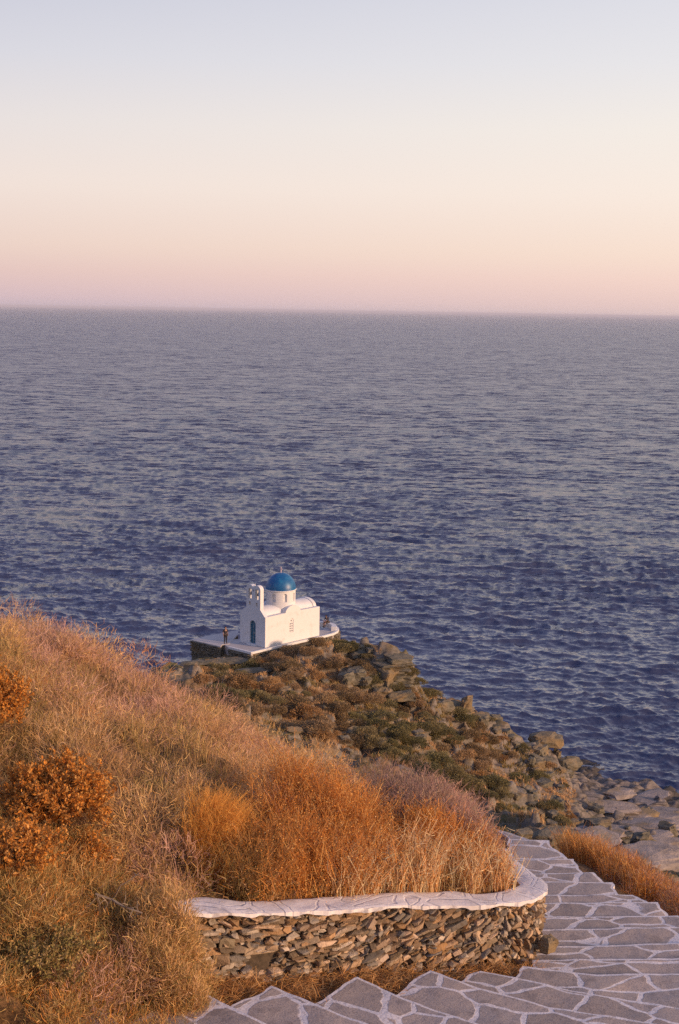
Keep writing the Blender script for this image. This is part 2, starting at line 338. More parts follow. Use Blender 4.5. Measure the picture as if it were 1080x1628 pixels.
def mat_ground():
    m, t, b, o = newmat('hillside_ground'); p = pos(t)
    n1 = tnoise(t, p, 0.16, 5, 0.6); n2 = tnoise(t, p, 0.9, 6, 0.7); n3 = tnoise(t, p, 5.0, 5, 0.7)
    soil = ramp(t, n2, [(0.32, (0.10, 0.075, 0.04)), (0.48, (0.21, 0.135, 0.07)), (0.62, (0.30, 0.20, 0.115)), (0.75, (0.34, 0.27, 0.20))])
    olive = ramp(t, n2, [(0.35, (0.06, 0.06, 0.025)), (0.6, (0.15, 0.135, 0.06)), (0.75, (0.24, 0.18, 0.10))])
    veg = mixc(mapr(n1, 0.42, 0.6, tree=t), soil, olive, t)
    mp = t.nodes.new('ShaderNodeMapping'); mp.inputs['Rotation'].default_value = (R(10), R(14), R(35)); mp.inputs['Scale'].default_value = (0.4, 1, 2.5); t.links.new(p, mp.inputs[0])
    r1 = tnoise(t, mp.outputs[0], 0.8, 7, 0.68); r2 = tnoise(t, mp.outputs[0], 4.0, 5, 0.7)
    rock = ramp(t, r1, [(0.3, (0.10, 0.088, 0.075)), (0.45, (0.20, 0.17, 0.145)), (0.6, (0.27, 0.225, 0.195)), (0.75, (0.36, 0.30, 0.26))])
    slate = ramp(t, r1, [(0.3, (0.09, 0.085, 0.075)), (0.5, (0.20, 0.175, 0.145)), (0.7, (0.33, 0.275, 0.22))])
    vc = t.nodes.new('ShaderNodeTexVoronoi'); vc.feature = 'DISTANCE_TO_EDGE'; vc.inputs['Scale'].default_value = .55; t.links.new(mp.outputs[0], vc.inputs['Vector'])
    rock = mixc(mapr(mathn('ADD', vc.outputs['Distance'], mathn('MULTIPLY', mathn('SUBTRACT', r2, .5, tree=t), .25, tree=t), tree=t), .07, .02, 0, .8, tree=t), rock, (.07, .06, .05, 1), t)
    rock = mixc(mapr(r2, .48, .7, 0, .7, tree=t), rock, (.12, .10, .085, 1), t)
    f = mathn('MAXIMUM', attr(t, 'steep').outputs['Fac'], mapr(tnoise(t, mp.outputs[0], 0.35, 6, 0.65), 0.54, 0.62, tree=t), tree=t)
    c = mixc(f, veg, slate, t); c = mixc(attr(t, 'shore').outputs['Fac'], c, rock, t)
    c = mixc(attr(t, 'near').outputs['Fac'], c, ramp(t, n3, [(0.35, (0.10, 0.06, 0.03)), (0.6, (0.24, 0.14, 0.07)), (0.75, (0.34, 0.22, 0.12))]), t)
    sz = t.nodes.new('ShaderNodeSeparateXYZ'); t.links.new(p, sz.inputs[0]); wz = mathn('ADD', sz.outputs[2], mathn('MULTIPLY', mathn('SUBTRACT', n2, .5, tree=t), 2.0, tree=t), tree=t)
    c = mixc(mapr(wz, 1.1, .5, 0, .75, tree=t), c, (.05, .045, .04, 1), t)
    t.links.new(c, b.inputs['Base Color']); setp(b, Roughness=0.95); b.inputs['Specular IOR Level'].default_value = 0.1
    bump(t, b, mathn('ADD', r1, mathn('MULTIPLY', r2, .5, tree=t), tree=t), 0.6, 0.35); return m
tag(link('hillside', me, mat_ground()), kind='structure')

# ------------------------------------------------------------------ the sea
def build_sea():
    rng = np.random.default_rng(5)
    az = np.r_[np.linspace(-180, -19, 90)[:-1], np.linspace(-19, 19, 1150), np.linspace(19, 180, 90)[1:]]
    inv = np.linspace(1 / 95.0, 1 / 5000.0, 1000); rr = np.r_[20, 50, 1 / inv, 7000, 12000, 20000, 40000, 90000, 180000]
    A, Q = np.meshgrid(np.radians(az), rr); X, Y = Q * np.sin(A), Q * np.cos(A); Z = np.zeros_like(X); DX = np.zeros_like(X); DY = np.zeros_like(X)
    dr = np.gradient(Q, axis=0); RIP = np.zeros_like(X)
    fan = sstep(19.0, 17.5, np.abs(np.degrees(A)))
    nw = 150; lam = np.exp(rng.uniform(math.log(0.6), math.log(24), nw)); th = R(192) + rng.normal(0, 0.55, nw)
    gust = np.clip(1 + 0.3 * fbm(X / 60, Y / 90, 5, 3) + 0.2 * fbm(X / 14, Y / 6, 8, 2), .25, 2)
    for l, a in zip(lam, th):
        k = 2 * math.pi / l; amp = 0.0078 * l ** 0.95 * (1.0 if l < 3.2 else (3.2 / l) ** .95) * rng.uniform(.6, 1.4)
        kx, ky = k * math.sin(a), k * math.cos(a)
        fade = sstep(1.2, 2.6, l / np.maximum(dr * .5, 1e-6))
        RIP += (amp * k) ** 2 * .5 * (1 - fade ** 2)
        ph = kx * X + ky * Y + rng.uniform(0, 6.28); c = np.cos(ph); s = np.sin(ph)
        Z += amp * c * fade; DX -= 0.9 * amp * math.sin(a) * s * fade; DY -= 0.9 * amp * math.cos(a) * s * fade
    Z *= gust * fan; X = X + DX * gust * fan; Y = Y + DY * gust * fan
    return big_mesh('sea', np.stack([X, Y, Z], -1).reshape(-1, 3), grid_faces(len(rr), len(az)), {'ripple': np.sqrt(RIP).ravel()}, True)
def mat_sea():
    m, t, b, o = newmat('sea_water'); p = pos(t)
    setp(b, Roughness=0.07, IOR=1.33); b.inputs['Base Color'].default_value = (0.042, 0.050, 0.098, 1); b.inputs['Specular Tint'].default_value = (0.78, 0.84, 1.0, 1)
    rp = attr(t, 'ripple').outputs['Fac']; vadd = None
    t.links.new(mathn('ADD', 0.06, mathn('MULTIPLY', rp, 0.62, tree=t), tree=t), b.inputs['Roughness'])
    # the waves too small for the mesh, as tilted facets; farther out, where the mesh is coarser, they carry the larger waves too
    for sc, a0, a1, ax in ((0.05, 0.0, .35, .5), (0.16, 0.0, 1.0, 0.36), (0.45, 0.0, 1.5, 0.36), (1.5, 0.30, 1.0, 0.4), (4.5, 0.40, 0.5, 0.6)):
        mp = t.nodes.new('ShaderNodeMapping'); mp.inputs['Rotation'].default_value = (0, 0, R(-12)); mp.inputs['Scale'].default_value = (ax, 1.0, 1.0); t.links.new(p, mp.inputs[0])
        n = t.nodes.new('ShaderNodeTexNoise'); n.inputs['Scale'].default_value = sc; n.inputs['Detail'].default_value = 2.0; t.links.new(mp.outputs[0], n.inputs['Vector'])
        v1 = t.nodes.new('ShaderNodeVectorMath'); v1.operation = 'SUBTRACT'; t.links.new(n.outputs['Color'], v1.inputs[0]); v1.inputs[1].default_value = (0.5, 0.5, 0.5)
        v0 = t.nodes.new('ShaderNodeVectorMath'); v0.operation = 'MULTIPLY'; t.links.new(v1.outputs[0], v0.inputs[0]); v0.inputs[1].default_value = (.7, 1.0, 0)
        v2 = t.nodes.new('ShaderNodeVectorMath'); v2.operation = 'SCALE'; t.links.new(v0.outputs[0], v2.inputs[0]); t.links.new(mathn('ADD', a0, mathn('MULTIPLY', rp, a1 * 5.8, tree=t), tree=t), v2.inputs['Scale'])
        if vadd is None: vadd = v2.outputs[0]
        else:
            v3 = t.nodes.new('ShaderNodeVectorMath'); v3.operation = 'ADD'; t.links.new(vadd, v3.inputs[0]); t.links.new(v2.outputs[0], v3.inputs[1]); vadd = v3.outputs[0]
    g = t.nodes.new('ShaderNodeNewGeometry')
    v4 = t.nodes.new('ShaderNodeVectorMath'); v4.operation = 'ADD'; t.links.new(vadd, v4.inputs[0]); t.links.new(g.outputs['Normal'], v4.inputs[1])
    v5 = t.nodes.new('ShaderNodeVectorMath'); v5.operation = 'NORMALIZE'; t.links.new(v4.outputs[0], v5.inputs[0]); t.links.new(v5.outputs[0], b.inputs['Normal'])
    return m
tag(link('sea', build_sea(), mat_sea()), kind='structure')
# ------------------------------------------------------------------ the stepped path
def mat_paving():
    m, t, b, o = newmat('flagstone_paving')
    uv = attr(t, 'flag').outputs['Vector']; ed = attr(t, 'edged').outputs['Fac']
    nz = t.nodes.new('ShaderNodeTexNoise'); nz.inputs['Scale'].default_value = 2.2; nz.inputs['Detail'].default_value = 2; t.links.new(uv, nz.inputs['Vector'])
    v1 = t.nodes.new('ShaderNodeVectorMath'); v1.operation = 'MULTIPLY_ADD'; t.links.new(nz.outputs['Color'], v1.inputs[0]); v1.inputs[1].default_value = (.22, .22, 0); t.links.new(uv, v1.inputs[2])
    def vor(feat):
        n = t.nodes.new('ShaderNodeTexVoronoi'); n.feature = feat; n.voronoi_dimensions = '3D'; n.inputs['Scale'].default_value = 1.75; n.inputs['Randomness'].default_value = 0.95
        t.links.new(v1.outputs[0], n.inputs['Vector']); return n
    d = vor('DISTANCE_TO_EDGE').outputs['Distance']; cell = vor('F1').outputs['Color']
    p = pos(t); wob = tnoise(t, p, 9.0, 4, 0.6); wob2 = tnoise(t, p, 34.0, 3, 0.6)
    wd = mathn('ADD', d, mathn('MULTIPLY', mathn('SUBTRACT', wob, 0.5, tree=t), 0.05, tree=t), tree=t)
    we = mathn('ADD', ed, mathn('MULTIPLY', mathn('SUBTRACT', wob, 0.5, tree=t), 0.04, tree=t), tree=t)
    line = mathn('MAXIMUM', mapr(wd, 0.044, 0.028, tree=t), mapr(we, 0.045, 0.030, tree=t), tree=t)
    # worn lime paint: flakes missing from the joints
    line = mathn('MULTIPLY', line, mapr(tnoise(t, p, 5.0, 5, 0.7), 0.30, 0.42, 0.35, 1.0, tree=t), tree=t)
    cs = t.nodes.new('ShaderNodeSeparateColor'); t.links.new(cell, cs.inputs[0])
    st = ramp(t, cs.outputs[0], [(0.0, (0.325, 0.265, 0.225)), (0.35, (0.44, 0.355, 0.30)), (0.65, (0.37, 0.315, 0.285)), (1.0, (0.50, 0.39, 0.315))])
    grain = tnoise(t, p, 60.0, 4, 0.75); blot = tnoise(t, p, 4.0, 5, 0.65)
    st = mixc(mapr(grain, 0.48, 0.66, 0, 0.75, tree=t), st, (0.11, 0.09, 0.085, 1), t)
    st = mixc(mapr(grain, 0.46, 0.3, 0, 0.5, tree=t), st, (0.42, 0.37, 0.36, 1), t)
    st = mixc(mapr(blot, 0.5, 0.7, 0, 0.55, tree=t), st, (0.17, 0.14, 0.13, 1), t)
    wh = mixc(mapr(wob2, 0.4, 0.7, tree=t), (0.70, 0.65, 0.64, 1), (0.49, 0.44, 0.43, 1), t)
    t.links.new(mixc(line, st, wh, t), b.inputs['Base Color']); setp(b, Roughness=0.8); b.inputs['Specular IOR Level'].default_value = 0.25
    bump(t, b, mathn('ADD', mathn('MULTIPLY', blot, 1.2, tree=t), mathn('ADD', mathn('MULTIPLY', grain, .35, tree=t), mathn('MULTIPLY', line, 0.35, tree=t), tree=t), tree=t), 0.5, 0.02)
    return m
def build_path():
    V, F, FL, ED = [], [], [], []; off = 0; rng = np.random.default_rng(9)
    for i, (px, nl, nr) in ST.items():
        z = ZN(i); far = NOSE[i]; far, s = resample(far, 0.05)
        wob = 0.012 * fbm(s * 3.0 + i * 7, s * 0 + i, 5, 3)
        A_, B_ = far[0], far[-1]; nlw, nrw = atZ(*nl, z), atZ(*nr, z)
        ext = 0.30 if i < 17 else 1.0
        d0 = nlw - A_; d0 *= 1 + ext / np.linalg.norm(d0); d1 = nrw - B_; d1 *= 1 + ext / np.linalg.norm(d1)
        nc, nr_ = len(far), 22; t = np.linspace(0, 1, nr_); u = s / s[-1]
        D = (1 - u)[:, None] * d0 + u[:, None] * d1
        P = far[None] + t[:, None, None] * D[None]                 # rows from nosing to the back
        tan = B_ - A_; tan /= np.linalg.norm(tan); perp = np.array([tan[1], -tan[0], 0])
        P[0] -= perp * wob[:, None]                                # chipped edge
        for ed_, sg in ((s, 1), (s[-1] - s, -1)):                  # uneven sides
            P -= (sg * np.exp(-ed_ / .12)[None, :, None]) * (tan[None, None] * (.035 * fbm(t * np.linalg.norm(D[0]) * 3.5 + i * 3.3, t * 0 + sg, 23, 3) + .02)[:, None, None])
        P[:, :, 2] += 0.010 * fbm(P[:, :, 0] * 2.2, P[:, :, 1] * 2.2, 40 + i, 3)
        dist = t[:, None] * np.linalg.norm(D, axis=1)[None]
        le = np.minimum(s, s[-1] - s)[None] + 0 * dist
        n = nr_ * nc; base = off
        V.append(P.reshape(-1, 3)); F.append(grid_faces(nr_, nc) + off)
        FL.append(np.stack([s[None] * .8 + 0 * dist + i * 13.7, dist * 1.0 + i * 5.3, 0 * dist + i * 3.1], -1).reshape(-1, 3)); ED.append(np.minimum(dist, le).ravel()); off += n
        # riser and side skirts
        ring = np.concatenate([np.arange(nc), np.arange(1, nr_) * nc + nc - 1, ((nr_ - 1) * nc + np.arange(nc - 2, -1, -1)), np.arange(nr_ - 2, 0, -1) * nc])
        top = P.reshape(-1, 3)[ring]; lo = top.copy(); lo[:, 2] -= 0.45
        m = len(ring); V.append(np.r_[top, lo]); k = np.arange(m); k2 = (k + 1) % m
        F.append(np.stack([k, k2, k2 + m, k + m], -1) + off)
        fl = np.c_[k * 0.05 + i * 3, k * 0 + 2.0, k * 0 + i]; FL.append(np.r_[fl, fl + [0, .4, 0]]); ED.append(np.r_[np.zeros(m), np.full(m, .4)]); off += 2 * m
    FLa = np.concatenate(FL); me = big_mesh('stepped_path', np.concatenate(V), np.concatenate(F), {'edged': np.concatenate(ED)}, False)
    a = me.attributes.new('flag', 'FLOAT_VECTOR', 'POINT'); a.data.foreach_set('vector', FLa.astype(np.float32).ravel())
    return me
tag(link('stepped_path', build_path(), mat_paving()), kind='structure')

# ------------------------------------------------------------------ the dry stone wall
def zpath(p):                                        # height of the paving under a point beside the wall
    return float(T_OUT(np.array([p[0]]), np.array([p[1]]))[0]) + 0.10
def hull(bm, pts, mat_i=0):
    vs = [bm.verts.new(p) for p in pts]
    r = bmesh.ops.convex_hull(bm, input=vs, use_existing_faces=False)
    bmesh.ops.delete(bm, geom=[g for g in r['geom_interior'] if isinstance(g, bmesh.types.BMVert)], context='VERTS')
def mat_masonry():
    m, t, b, o = newmat('dry_stone'); p = pos(t); c = attr(t, 'tint').outputs['Color']
    n1 = tnoise(t, p, 14.0, 5, 0.7); n2 = tnoise(t, p, 55.0, 4, 0.7)
    d = mixc(mapr(n1, 0.45, 0.72, 0, 0.65, tree=t), c, (0.10, 0.065, 0.035, 1), t)
    t.links.new(d, b.inputs['Base Color']); setp(b, Roughness=0.9); b.inputs['Specular IOR Level'].default_value = 0.2
    bump(t, b, mathn('ADD', n1, mathn('MULTIPLY', n2, .5, tree=t), tree=t), 0.7, 0.03); return m
M_MAS = mat_masonry(); M_MORTAR = mat_plain('earth_mortar', (0.09, 0.065, 0.042), 0.95, 0.5, 20)
WALL = empty('stone_retaining_wall', tuple(WL[len(WL) // 2] - np.array([0, 0, .8])))
tag(WALL, 'low curved dry stone wall with a whitewashed top beside the paved steps', 'wall')
WALL_INV = None
def to_local(me, root):
    o = np.array(root.location); n = len(me.vertices); a = np.empty(n * 3, np.float32); me.vertices.foreach_get('co', a)
    a = a.reshape(-1, 3) - o.astype(np.float32); me.vertices.foreach_set('co', a.ravel()); me.update()
def build_wall():
    rng = np.random.default_rng(21)
    arc = np.r_[0, np.cumsum(np.hypot(*np.diff(WL[:, :2], axis=0).T))]; Ltot = arc[-1]
    ZB = np.array([zpath(p) for p in WL[::10]]); ZB = np.interp(np.arange(len(WL)), np.arange(0, len(WL), 10), ZB)
    # body
    o_ = WL[:, :2] - WN * 0.11; i_ = WL[:, :2] - WN * 0.46
    n = len(WL); V = np.r_[np.c_[o_, WL[:, 2] - .05], np.c_[o_, ZB - .3], np.c_[i_, ZB - .3], np.c_[i_, WL[:, 2] - .05]]
    k = np.arange(n - 1); F = np.concatenate([np.stack([k + a * n, k + 1 + a * n, k + 1 + b * n, k + b * n], -1) for a, b in ((0, 1), (1, 2), (2, 3), (3, 0))])
    me = big_mesh('wall_core', V, F); to_local(me, WALL); link('wall_core', me, M_MORTAR, WALL)
    # stones
    bm = bmesh.new(); cl = bm.verts.layers.float_color.new('tint')
    PAL = [(0.30, 0.25, 0.20), (0.22, 0.19, 0.155), (0.40, 0.33, 0.25), (0.30, 0.20, 0.12), (0.24, 0.165, 0.10), (0.36, 0.245, 0.15), (0.20, 0.15, 0.10), (0.42, 0.30, 0.20), (0.29, 0.22, 0.15), (0.33, 0.20, 0.10)]
    def at(s, h):
        x = np.interp(s, arc, WL[:, 0]); y = np.interp(s, arc, WL[:, 1]); nx = np.interp(s, arc, WN[:, 0]); ny = np.interp(s, arc, WN[:, 1])
        zt = np.interp(s, arc, WL[:, 2]) - .045; zb = np.interp(s, arc, ZB) - .08
        return np.array([x, y, zb + h]), np.array([nx, ny, 0]), zt - zb
    def stone(s, h, w, t, tilt, col, out=0.0, lim=True):
        q = rng.normal(size=(13, 3)); q /= np.linalg.norm(q, axis=1)[:, None]; q = np.sign(q) * np.abs(q) ** 0.6
        ct, st = math.cos(tilt), math.sin(tilt); pts = []
        for a, b, c in q:
            du, dv = a * w / 2, b * t / 2
            ss = s + du * ct - dv * st; hh = h + du * st + dv * ct
            P, nn, H = at(np.clip(ss, 0, Ltot), 0)
            hh = min(max(hh, -.15), H + .004)
            pts.append(tuple(P + np.array([0, 0, hh]) + nn * (-0.075 + c * 0.075 + out)))
        n0 = len(bm.verts); hull(bm, pts); bm.verts.ensure_lookup_table()
        for v in bm.verts[n0:]: v[cl] = (*col, 1)
    lW = arc[np.argmin(np.abs(WL[:, 0] - WOUT[15][0]) + np.abs(WL[:, 1] - WOUT[15][1]))]
    sx = lambda px: float(np.interp(px, _px[:16], np.interp(np.arange(16), np.arange(16), [arc[np.argmin(np.hypot(WL[:, 0] - q[0], WL[:, 1] - q[1]))] for q in WOUT[:16]])))
    hole = (sx(420), 0.27, 0.26, 0.20)
    # feature stones of the face: pixel x, height, width, thickness, tilt, colour
    for px, h, w, t_, ti, col in ((415, .42, .52, .10, R(4), (.40, .30, .20)), (452, .47, .12, .07, 0, (.62, .50, .38)), (455, .41, .12, .06, .1, (.60, .48, .36)), (648, .42, .36, .16, R(24), (.52, .38, .27)), (577, .50, .16, .17, R(40), (.50, .38, .28)),
                                  (728, .53, .30, .08, R(27), (.62, .48, .37)), (766, .50, .24, .24, R(30), (.50, .36, .24)), (602, .12, .42, .09, R(27), (.52, .40, .30)), (540, .55, .34, .07, R(24), (.42, .32, .23)), (350, .30, .30, .18, R(8), (.24, .17, .11)),
                                  (325, .50, .26, .20, R(5), (.24, .18, .12)), (362, .52, .22, .18, R(-8), (.25, .20, .13)), (745, .18, .34, .08, R(30), (.46, .34, .24)), (850, .25, .12, .26, 0, (.52, .38, .26)), (790, .12, .20, .20, R(40), (.42, .28, .16)), (700, .30, .30, .12, R(22), (.38, .22, .10)), (300, .28, .26, .15, .1, (.28, .20, .13))):
        stone(sx(px), h, w, t_, ti, col, 0.012)
    s = 0.05
    for rowpass in range(2):
        s = 0.03
        while s < Ltot:
            P, nn, H = at(s, 0); f = s / lW
            tilt = R(6) + R(22) * sstep(.3, .55, f); small = sstep(.72, .95, f); big = rowpass == 0
            h = -0.06 + rng.uniform(0, .06)
            while h < H + .02:
                w = (rng.uniform(.09, .23) * rng.choice([1, 1, 1.25, 1.8]) if big else rng.uniform(.07, .16)) * (1 - .5 * small); t_ = rng.uniform(.035, .10) if big else rng.uniform(.03, .07)
                if small > .5 and rng.random() < .5: w, t_ = rng.uniform(.05, .11), rng.uniform(.07, .15)
                ss = s + rng.uniform(-.06, .06); hh = h + t_ / 2
                if not (abs(ss - hole[0]) < hole[2] / 2 + w * .35 and abs(hh - hole[1]) < hole[3] / 2 + t_ * .3):
                    c = np.array(PAL[rng.integers(len(PAL))]) * rng.uniform(.6, 1.35) * (1 + .12 * small)
                    stone(ss, hh, w, t_, tilt + rng.normal(0, .15), tuple(np.minimum(c * 1.15, .7)), rng.uniform(-.03, .035) if big else rng.uniform(-.065, -.025))
                h += t_ * (rng.uniform(.98, 1.22) if big else rng.uniform(.8, 1.05))
            s += (rng.uniform(.10, .17) if big else rng.uniform(.07, .13)) * (1 - .35 * small)
    o = bm_obj('masonry', bm, M_MAS, None); to_local(o.data, WALL); o.parent = WALL
    # coping
    nn_ = 9; fr = np.linspace(0, 1, nn_); out_w = 0.03 + 0.018 * fbm(arc * 2.2, arc * 0, 3, 3) + 0.011 * vnoise(arc * 13, arc * 0 + 2, 5); in_w = 0.36 + 0.05 * fbm(arc * 1.6, arc * 0 + 4, 8, 3)
    rows = []
    for f in fr:
        off = out_w * (1 - f) - in_w * f; z = WL[:, 2] + 0.012 + .006 * fbm(arc * 2.5, arc * 0 + f * 1.5, 13, 3) - 0.008 * (abs(f - .5) * 2) ** 8
        rows.append(np.c_[WL[:, :2] + WN * off[:, None], z])
    T = np.stack(rows); lo0 = T[0].copy(); lo0[:, 2] -= .04; lo0[:, 2] += .014 * fbm(arc * 7, arc * 0, 77, 3); lo1 = T[-1].copy(); lo1[:, 2] -= .09
    G = np.concatenate([lo0[None], T, lo1[None]]); me = big_mesh('coping', G.reshape(-1, 3), grid_faces(len(G), n)); 
    fl = np.stack([np.broadcast_to(arc, G.shape[:2]), np.broadcast_to(np.r_[0, fr, 1][:, None] * .48, G.shape[:2]), np.zeros(G.shape[:2])], -1)
    a = me.attributes.new('flag', 'FLOAT_VECTOR', 'POINT'); a.data.foreach_set('vector', np.ascontiguousarray(fl, np.float32).ravel())
    to_local(me, WALL); link('coping', me, mat_coping(), WALL)
    return arc, ZB
def mat_coping():
    m, t, b, o = newmat('limewashed_flags'); uv = attr(t, 'flag').outputs['Vector']; p = pos(t)
    nz = t.nodes.new('ShaderNodeTexNoise'); nz.inputs['Scale'].default_value = 2.5; t.links.new(uv, nz.inputs['Vector'])
    v1 = t.nodes.new('ShaderNodeVectorMath'); v1.operation = 'MULTIPLY_ADD'; t.links.new(nz.outputs['Color'], v1.inputs[0]); v1.inputs[1].default_value = (.2, .2, 0); t.links.new(uv, v1.inputs[2])
    def vor(f):
        n = t.nodes.new('ShaderNodeTexVoronoi'); n.feature = f; n.inputs['Scale'].default_value = 2.0; t.links.new(v1.outputs[0], n.inputs['Vector']); return n
    d = vor('DISTANCE_TO_EDGE').outputs['Distance']; cs = t.nodes.new('ShaderNodeSeparateColor'); t.links.new(vor('F1').outputs['Color'], cs.inputs[0])
    n1 = tnoise(t, p, 6, 5, .65); n2 = tnoise(t, p, 30, 4, .65)
    flag = mixc(cs.outputs[1], (0.62, 0.575, 0.565, 1), (0.68, 0.63, 0.62, 1), t)
    flag = mixc(mapr(n1, .48, .7, 0, .6, tree=t), flag, (0.55, 0.505, 0.49, 1), t)
    crack = mapr(mathn('ABSOLUTE', mathn('SUBTRACT', d, 0.085, tree=t), tree=t), 0.03, 0.008, 0, .95, tree=t)
    c = mixc(mapr(d, 0.07, 0.10, tree=t), (0.71, 0.665, 0.655, 1), flag, t); c = mixc(mathn('MULTIPLY', crack, mapr(n1, .4, .6, tree=t), tree=t), c, (0.36, 0.345, 0.37, 1), t)
    c = mixc(mapr(tnoise(t, p, 2.3, 6, .7), .52, .70, 0, .55, tree=t), c, (.40, .345, .31, 1), t); c = mixc(mapr(n2, .62, .72, 0, .5, tree=t), c, (.30, .25, .22, 1), t)
    t.links.new(c, b.inputs['Base Color']); setp(b, Roughness=.85); bump(t, b, mathn('ADD', n1, mathn('ADD', mathn('MULTIPLY', n2, .4, tree=t), mathn('MULTIPLY', crack, -.8, tree=t), tree=t), tree=t), .5, .02); return m
WARC, WZB = build_wall()

# ------------------------------------------------------------------ the chapel on the headland
CH_ANG = math.atan2(AX[1], AX[0])
CH = empty('chapel', tuple(P0), CH_ANG)
tag(CH, 'small whitewashed chapel with a blue dome on the rocky headland', 'chapel')
from mathutils.geometry import tessellate_polygon
def plate(bm, outer, holes, a0, a1, mp):
    """a flat plate of outline `outer` (2d) with holes, from depth a0 to a1; mp(u, v, a) -> xyz"""
    loops = [outer] + list(holes); flat = [p for l in loops for p in l]
    tris = tessellate_polygon([[Vector((p[0], p[1], 0)) for p in l] for l in loops])
    A_ = [bm.verts.new(mp(p[0], p[1], a0)) for p in flat]; B_ = [bm.verts.new(mp(p[0], p[1], a1)) for p in flat]
    for t in tris:
        try: bm.faces.new([A_[i] for i in t]); bm.faces.new([B_[i] for i in t[::-1]])
        except ValueError: pass
    k = 0
    for l in loops:
        n = len(l)
        for i in range(n):
            j = (i + 1) % n; bm.faces.new((A_[k + i], A_[k + j], B_[k + j], B_[k + i]))
        k += n
def arch(c, w, z0, z1, n=10, rise=None):
    """closed outline of an arched opening, counter-clockwise from bottom right"""
    r = w / 2; rise = rise or r; return [(c - r, z0), (c + r, z0)] + [(c + r * math.cos(a), z1 - rise + rise * math.sin(a)) for a in np.linspace(0, math.pi, n)]
def circle(c, z, r, n=10): return [(c + r * math.cos(a), z + r * math.sin(a)) for a in np.linspace(0, 2 * math.pi, n, endpoint=False)]
fx = lambda u, v, a: (a, u, v)                        # plate across the chapel
fy = lambda u, v, a: (u, a, v)                        # plate along the chapel
WH = 3.0; MID = LEN / 2
M_DOOR = mat_plain('teal_door_paint', (0.010, 0.115, 0.20), 0.45, 0.3, 8); M_DARK = mat_plain('painted_inner_shade', (0.03, 0.025, 0.025), 0.9)
M_BRONZE = mat_plain('bell_bronze', (0.14, 0.08, 0.05), 0.5)
def mat_dome():
    m, t, b, o = newmat('blue_dome_paint'); n = tnoise(t, objc(t), 2.2, 4, .6); n2 = tnoise(t, objc(t), 14, 3)
    t.links.new(mixc(mapr(n, .4, .7, tree=t), (0.004, 0.085, 0.24, 1), (0.012, 0.14, 0.30, 1), t), b.inputs['Base Color']); setp(b, Roughness=.42); bump(t, b, n2, .15, .03); return m
bm = bmesh.new(); dc = 1.75
doorL = [(dc + .405, 0.0)] + [(dc + .405 * math.cos(a), 2.45 - .42 + .42 * math.sin(a)) for a in np.linspace(0, math.pi, 12)] + [(dc - .405, 0.0)]
plate(bm, [(0, 0), (0, 2.95), (.12, 3.02), (.75, 3.66), (2.72, 3.66), (3.35, 3.26), (WID, 3.2), (WID, 0)] + doorL, [], 0.0, 0.42, fx)
bm_obj('facade', bm, M_WHITE, CH)
bm = bmesh.new(); archy = [(MID + 1.05 * math.cos(a), WH + .68 * math.sin(a)) for a in np.linspace(0.05, math.pi - .05, 14)]
win = arch(3.62, .58, .95, 2.42)
plate(bm, [(.42, 0), (LEN, 0), (LEN, WH)] + archy + [(.42, WH)], [win], 0.0, .4, fy)
plate(bm, [(.42, 0), (LEN, 0), (LEN, WH)] + archy + [(.42, WH)], [], WID - .4, WID, fy)
rear = [(.4, 0), (WID - .4, 0), (WID - .4, WH)] + [(WID / 2 + 1.28 * math.cos(a), WH + .74 * math.sin(a)) for a in np.linspace(0.03, math.pi - .03, 16)] + [(.4, WH)]
plate(bm, rear, [], LEN - .4, LEN, fx)
bm_obj('wall', bm, M_WHITE, CH)
bm = bmesh.new()
for (y0, y1) in ((.045, .20),):
    holes = [circle(3.62 + dx, z, .08, 8) for z in (1.12, 1.36, 1.60, 1.84) for dx in (-.13, .13)] + [circle(3.62, 2.16, .08, 8)]
    plate(bm, arch(3.62, .57, .955, 2.415), holes, y0, y1, fy)
w_ = bm_obj('window', bm, M_WHITE, CH)
bm = bmesh.new(); plate(bm, arch(3.62, .57, .955, 2.415), [], .22, .38, fy); bm_obj('shade_panel', bm, M_DARK, w_)  # solid near-black panel behind the pierced holes, painting the shade inside
bm = bmesh.new(); plate(bm, arch(dc, .80, .16, 2.43, rise=.41), [], .16, .24, fx); plate(bm, arch(dc, .8, 2.0, 2.425, rise=.40), [], .25, .28, fx)
d_ = bm_obj('door', bm, M_DOOR, CH)
bm = bmesh.new(); add_box(bm, .13, .155, dc - .16, dc - .06, 1.12, 1.22); add_box(bm, .135, .157, dc - .012, dc + .012, .2, 2.3); bm_obj('handle', bm, mat_plain('worn_metal', (.45, .42, .40), .4), d_)
bm = bmesh.new(); add_box(bm, -.22, .4, dc - .6, dc + .6, -.05, .15); bm_obj('doorstep', bm, M_WHITE, CH)
# roof: one barrel vault along the nave, one across it
bm = bmesh.new()
def vault(bm, along0, along1, c, hw, z0, rise, swap):
    a = np.linspace(0, math.pi, 20); nx = 6; g = []
    for t in np.linspace(along0, along1, nx): g.append([bm.verts.new((t, c + hw * math.cos(q), z0 + rise * math.sin(q)) if not swap else (c + hw * math.cos(q), t, z0 + rise * math.sin(q))) for q in a])
    for i in range(nx - 1):
        for j in range(len(a) - 1): bm.faces.new((g[i][j], g[i + 1][j], g[i + 1][j + 1], g[i][j + 1]))
vault(bm, .30, LEN - .3, WID / 2, 1.22, WH - .06, .74, False); add_box(bm, .4, LEN - .02, .02, WID - .02, WH - .4, WH - .05); vault(bm, .02, WID - .02, MID, 1.02, WH - .03, .66, True)
bm_obj('roof', bm, M_WHITE, CH, True)
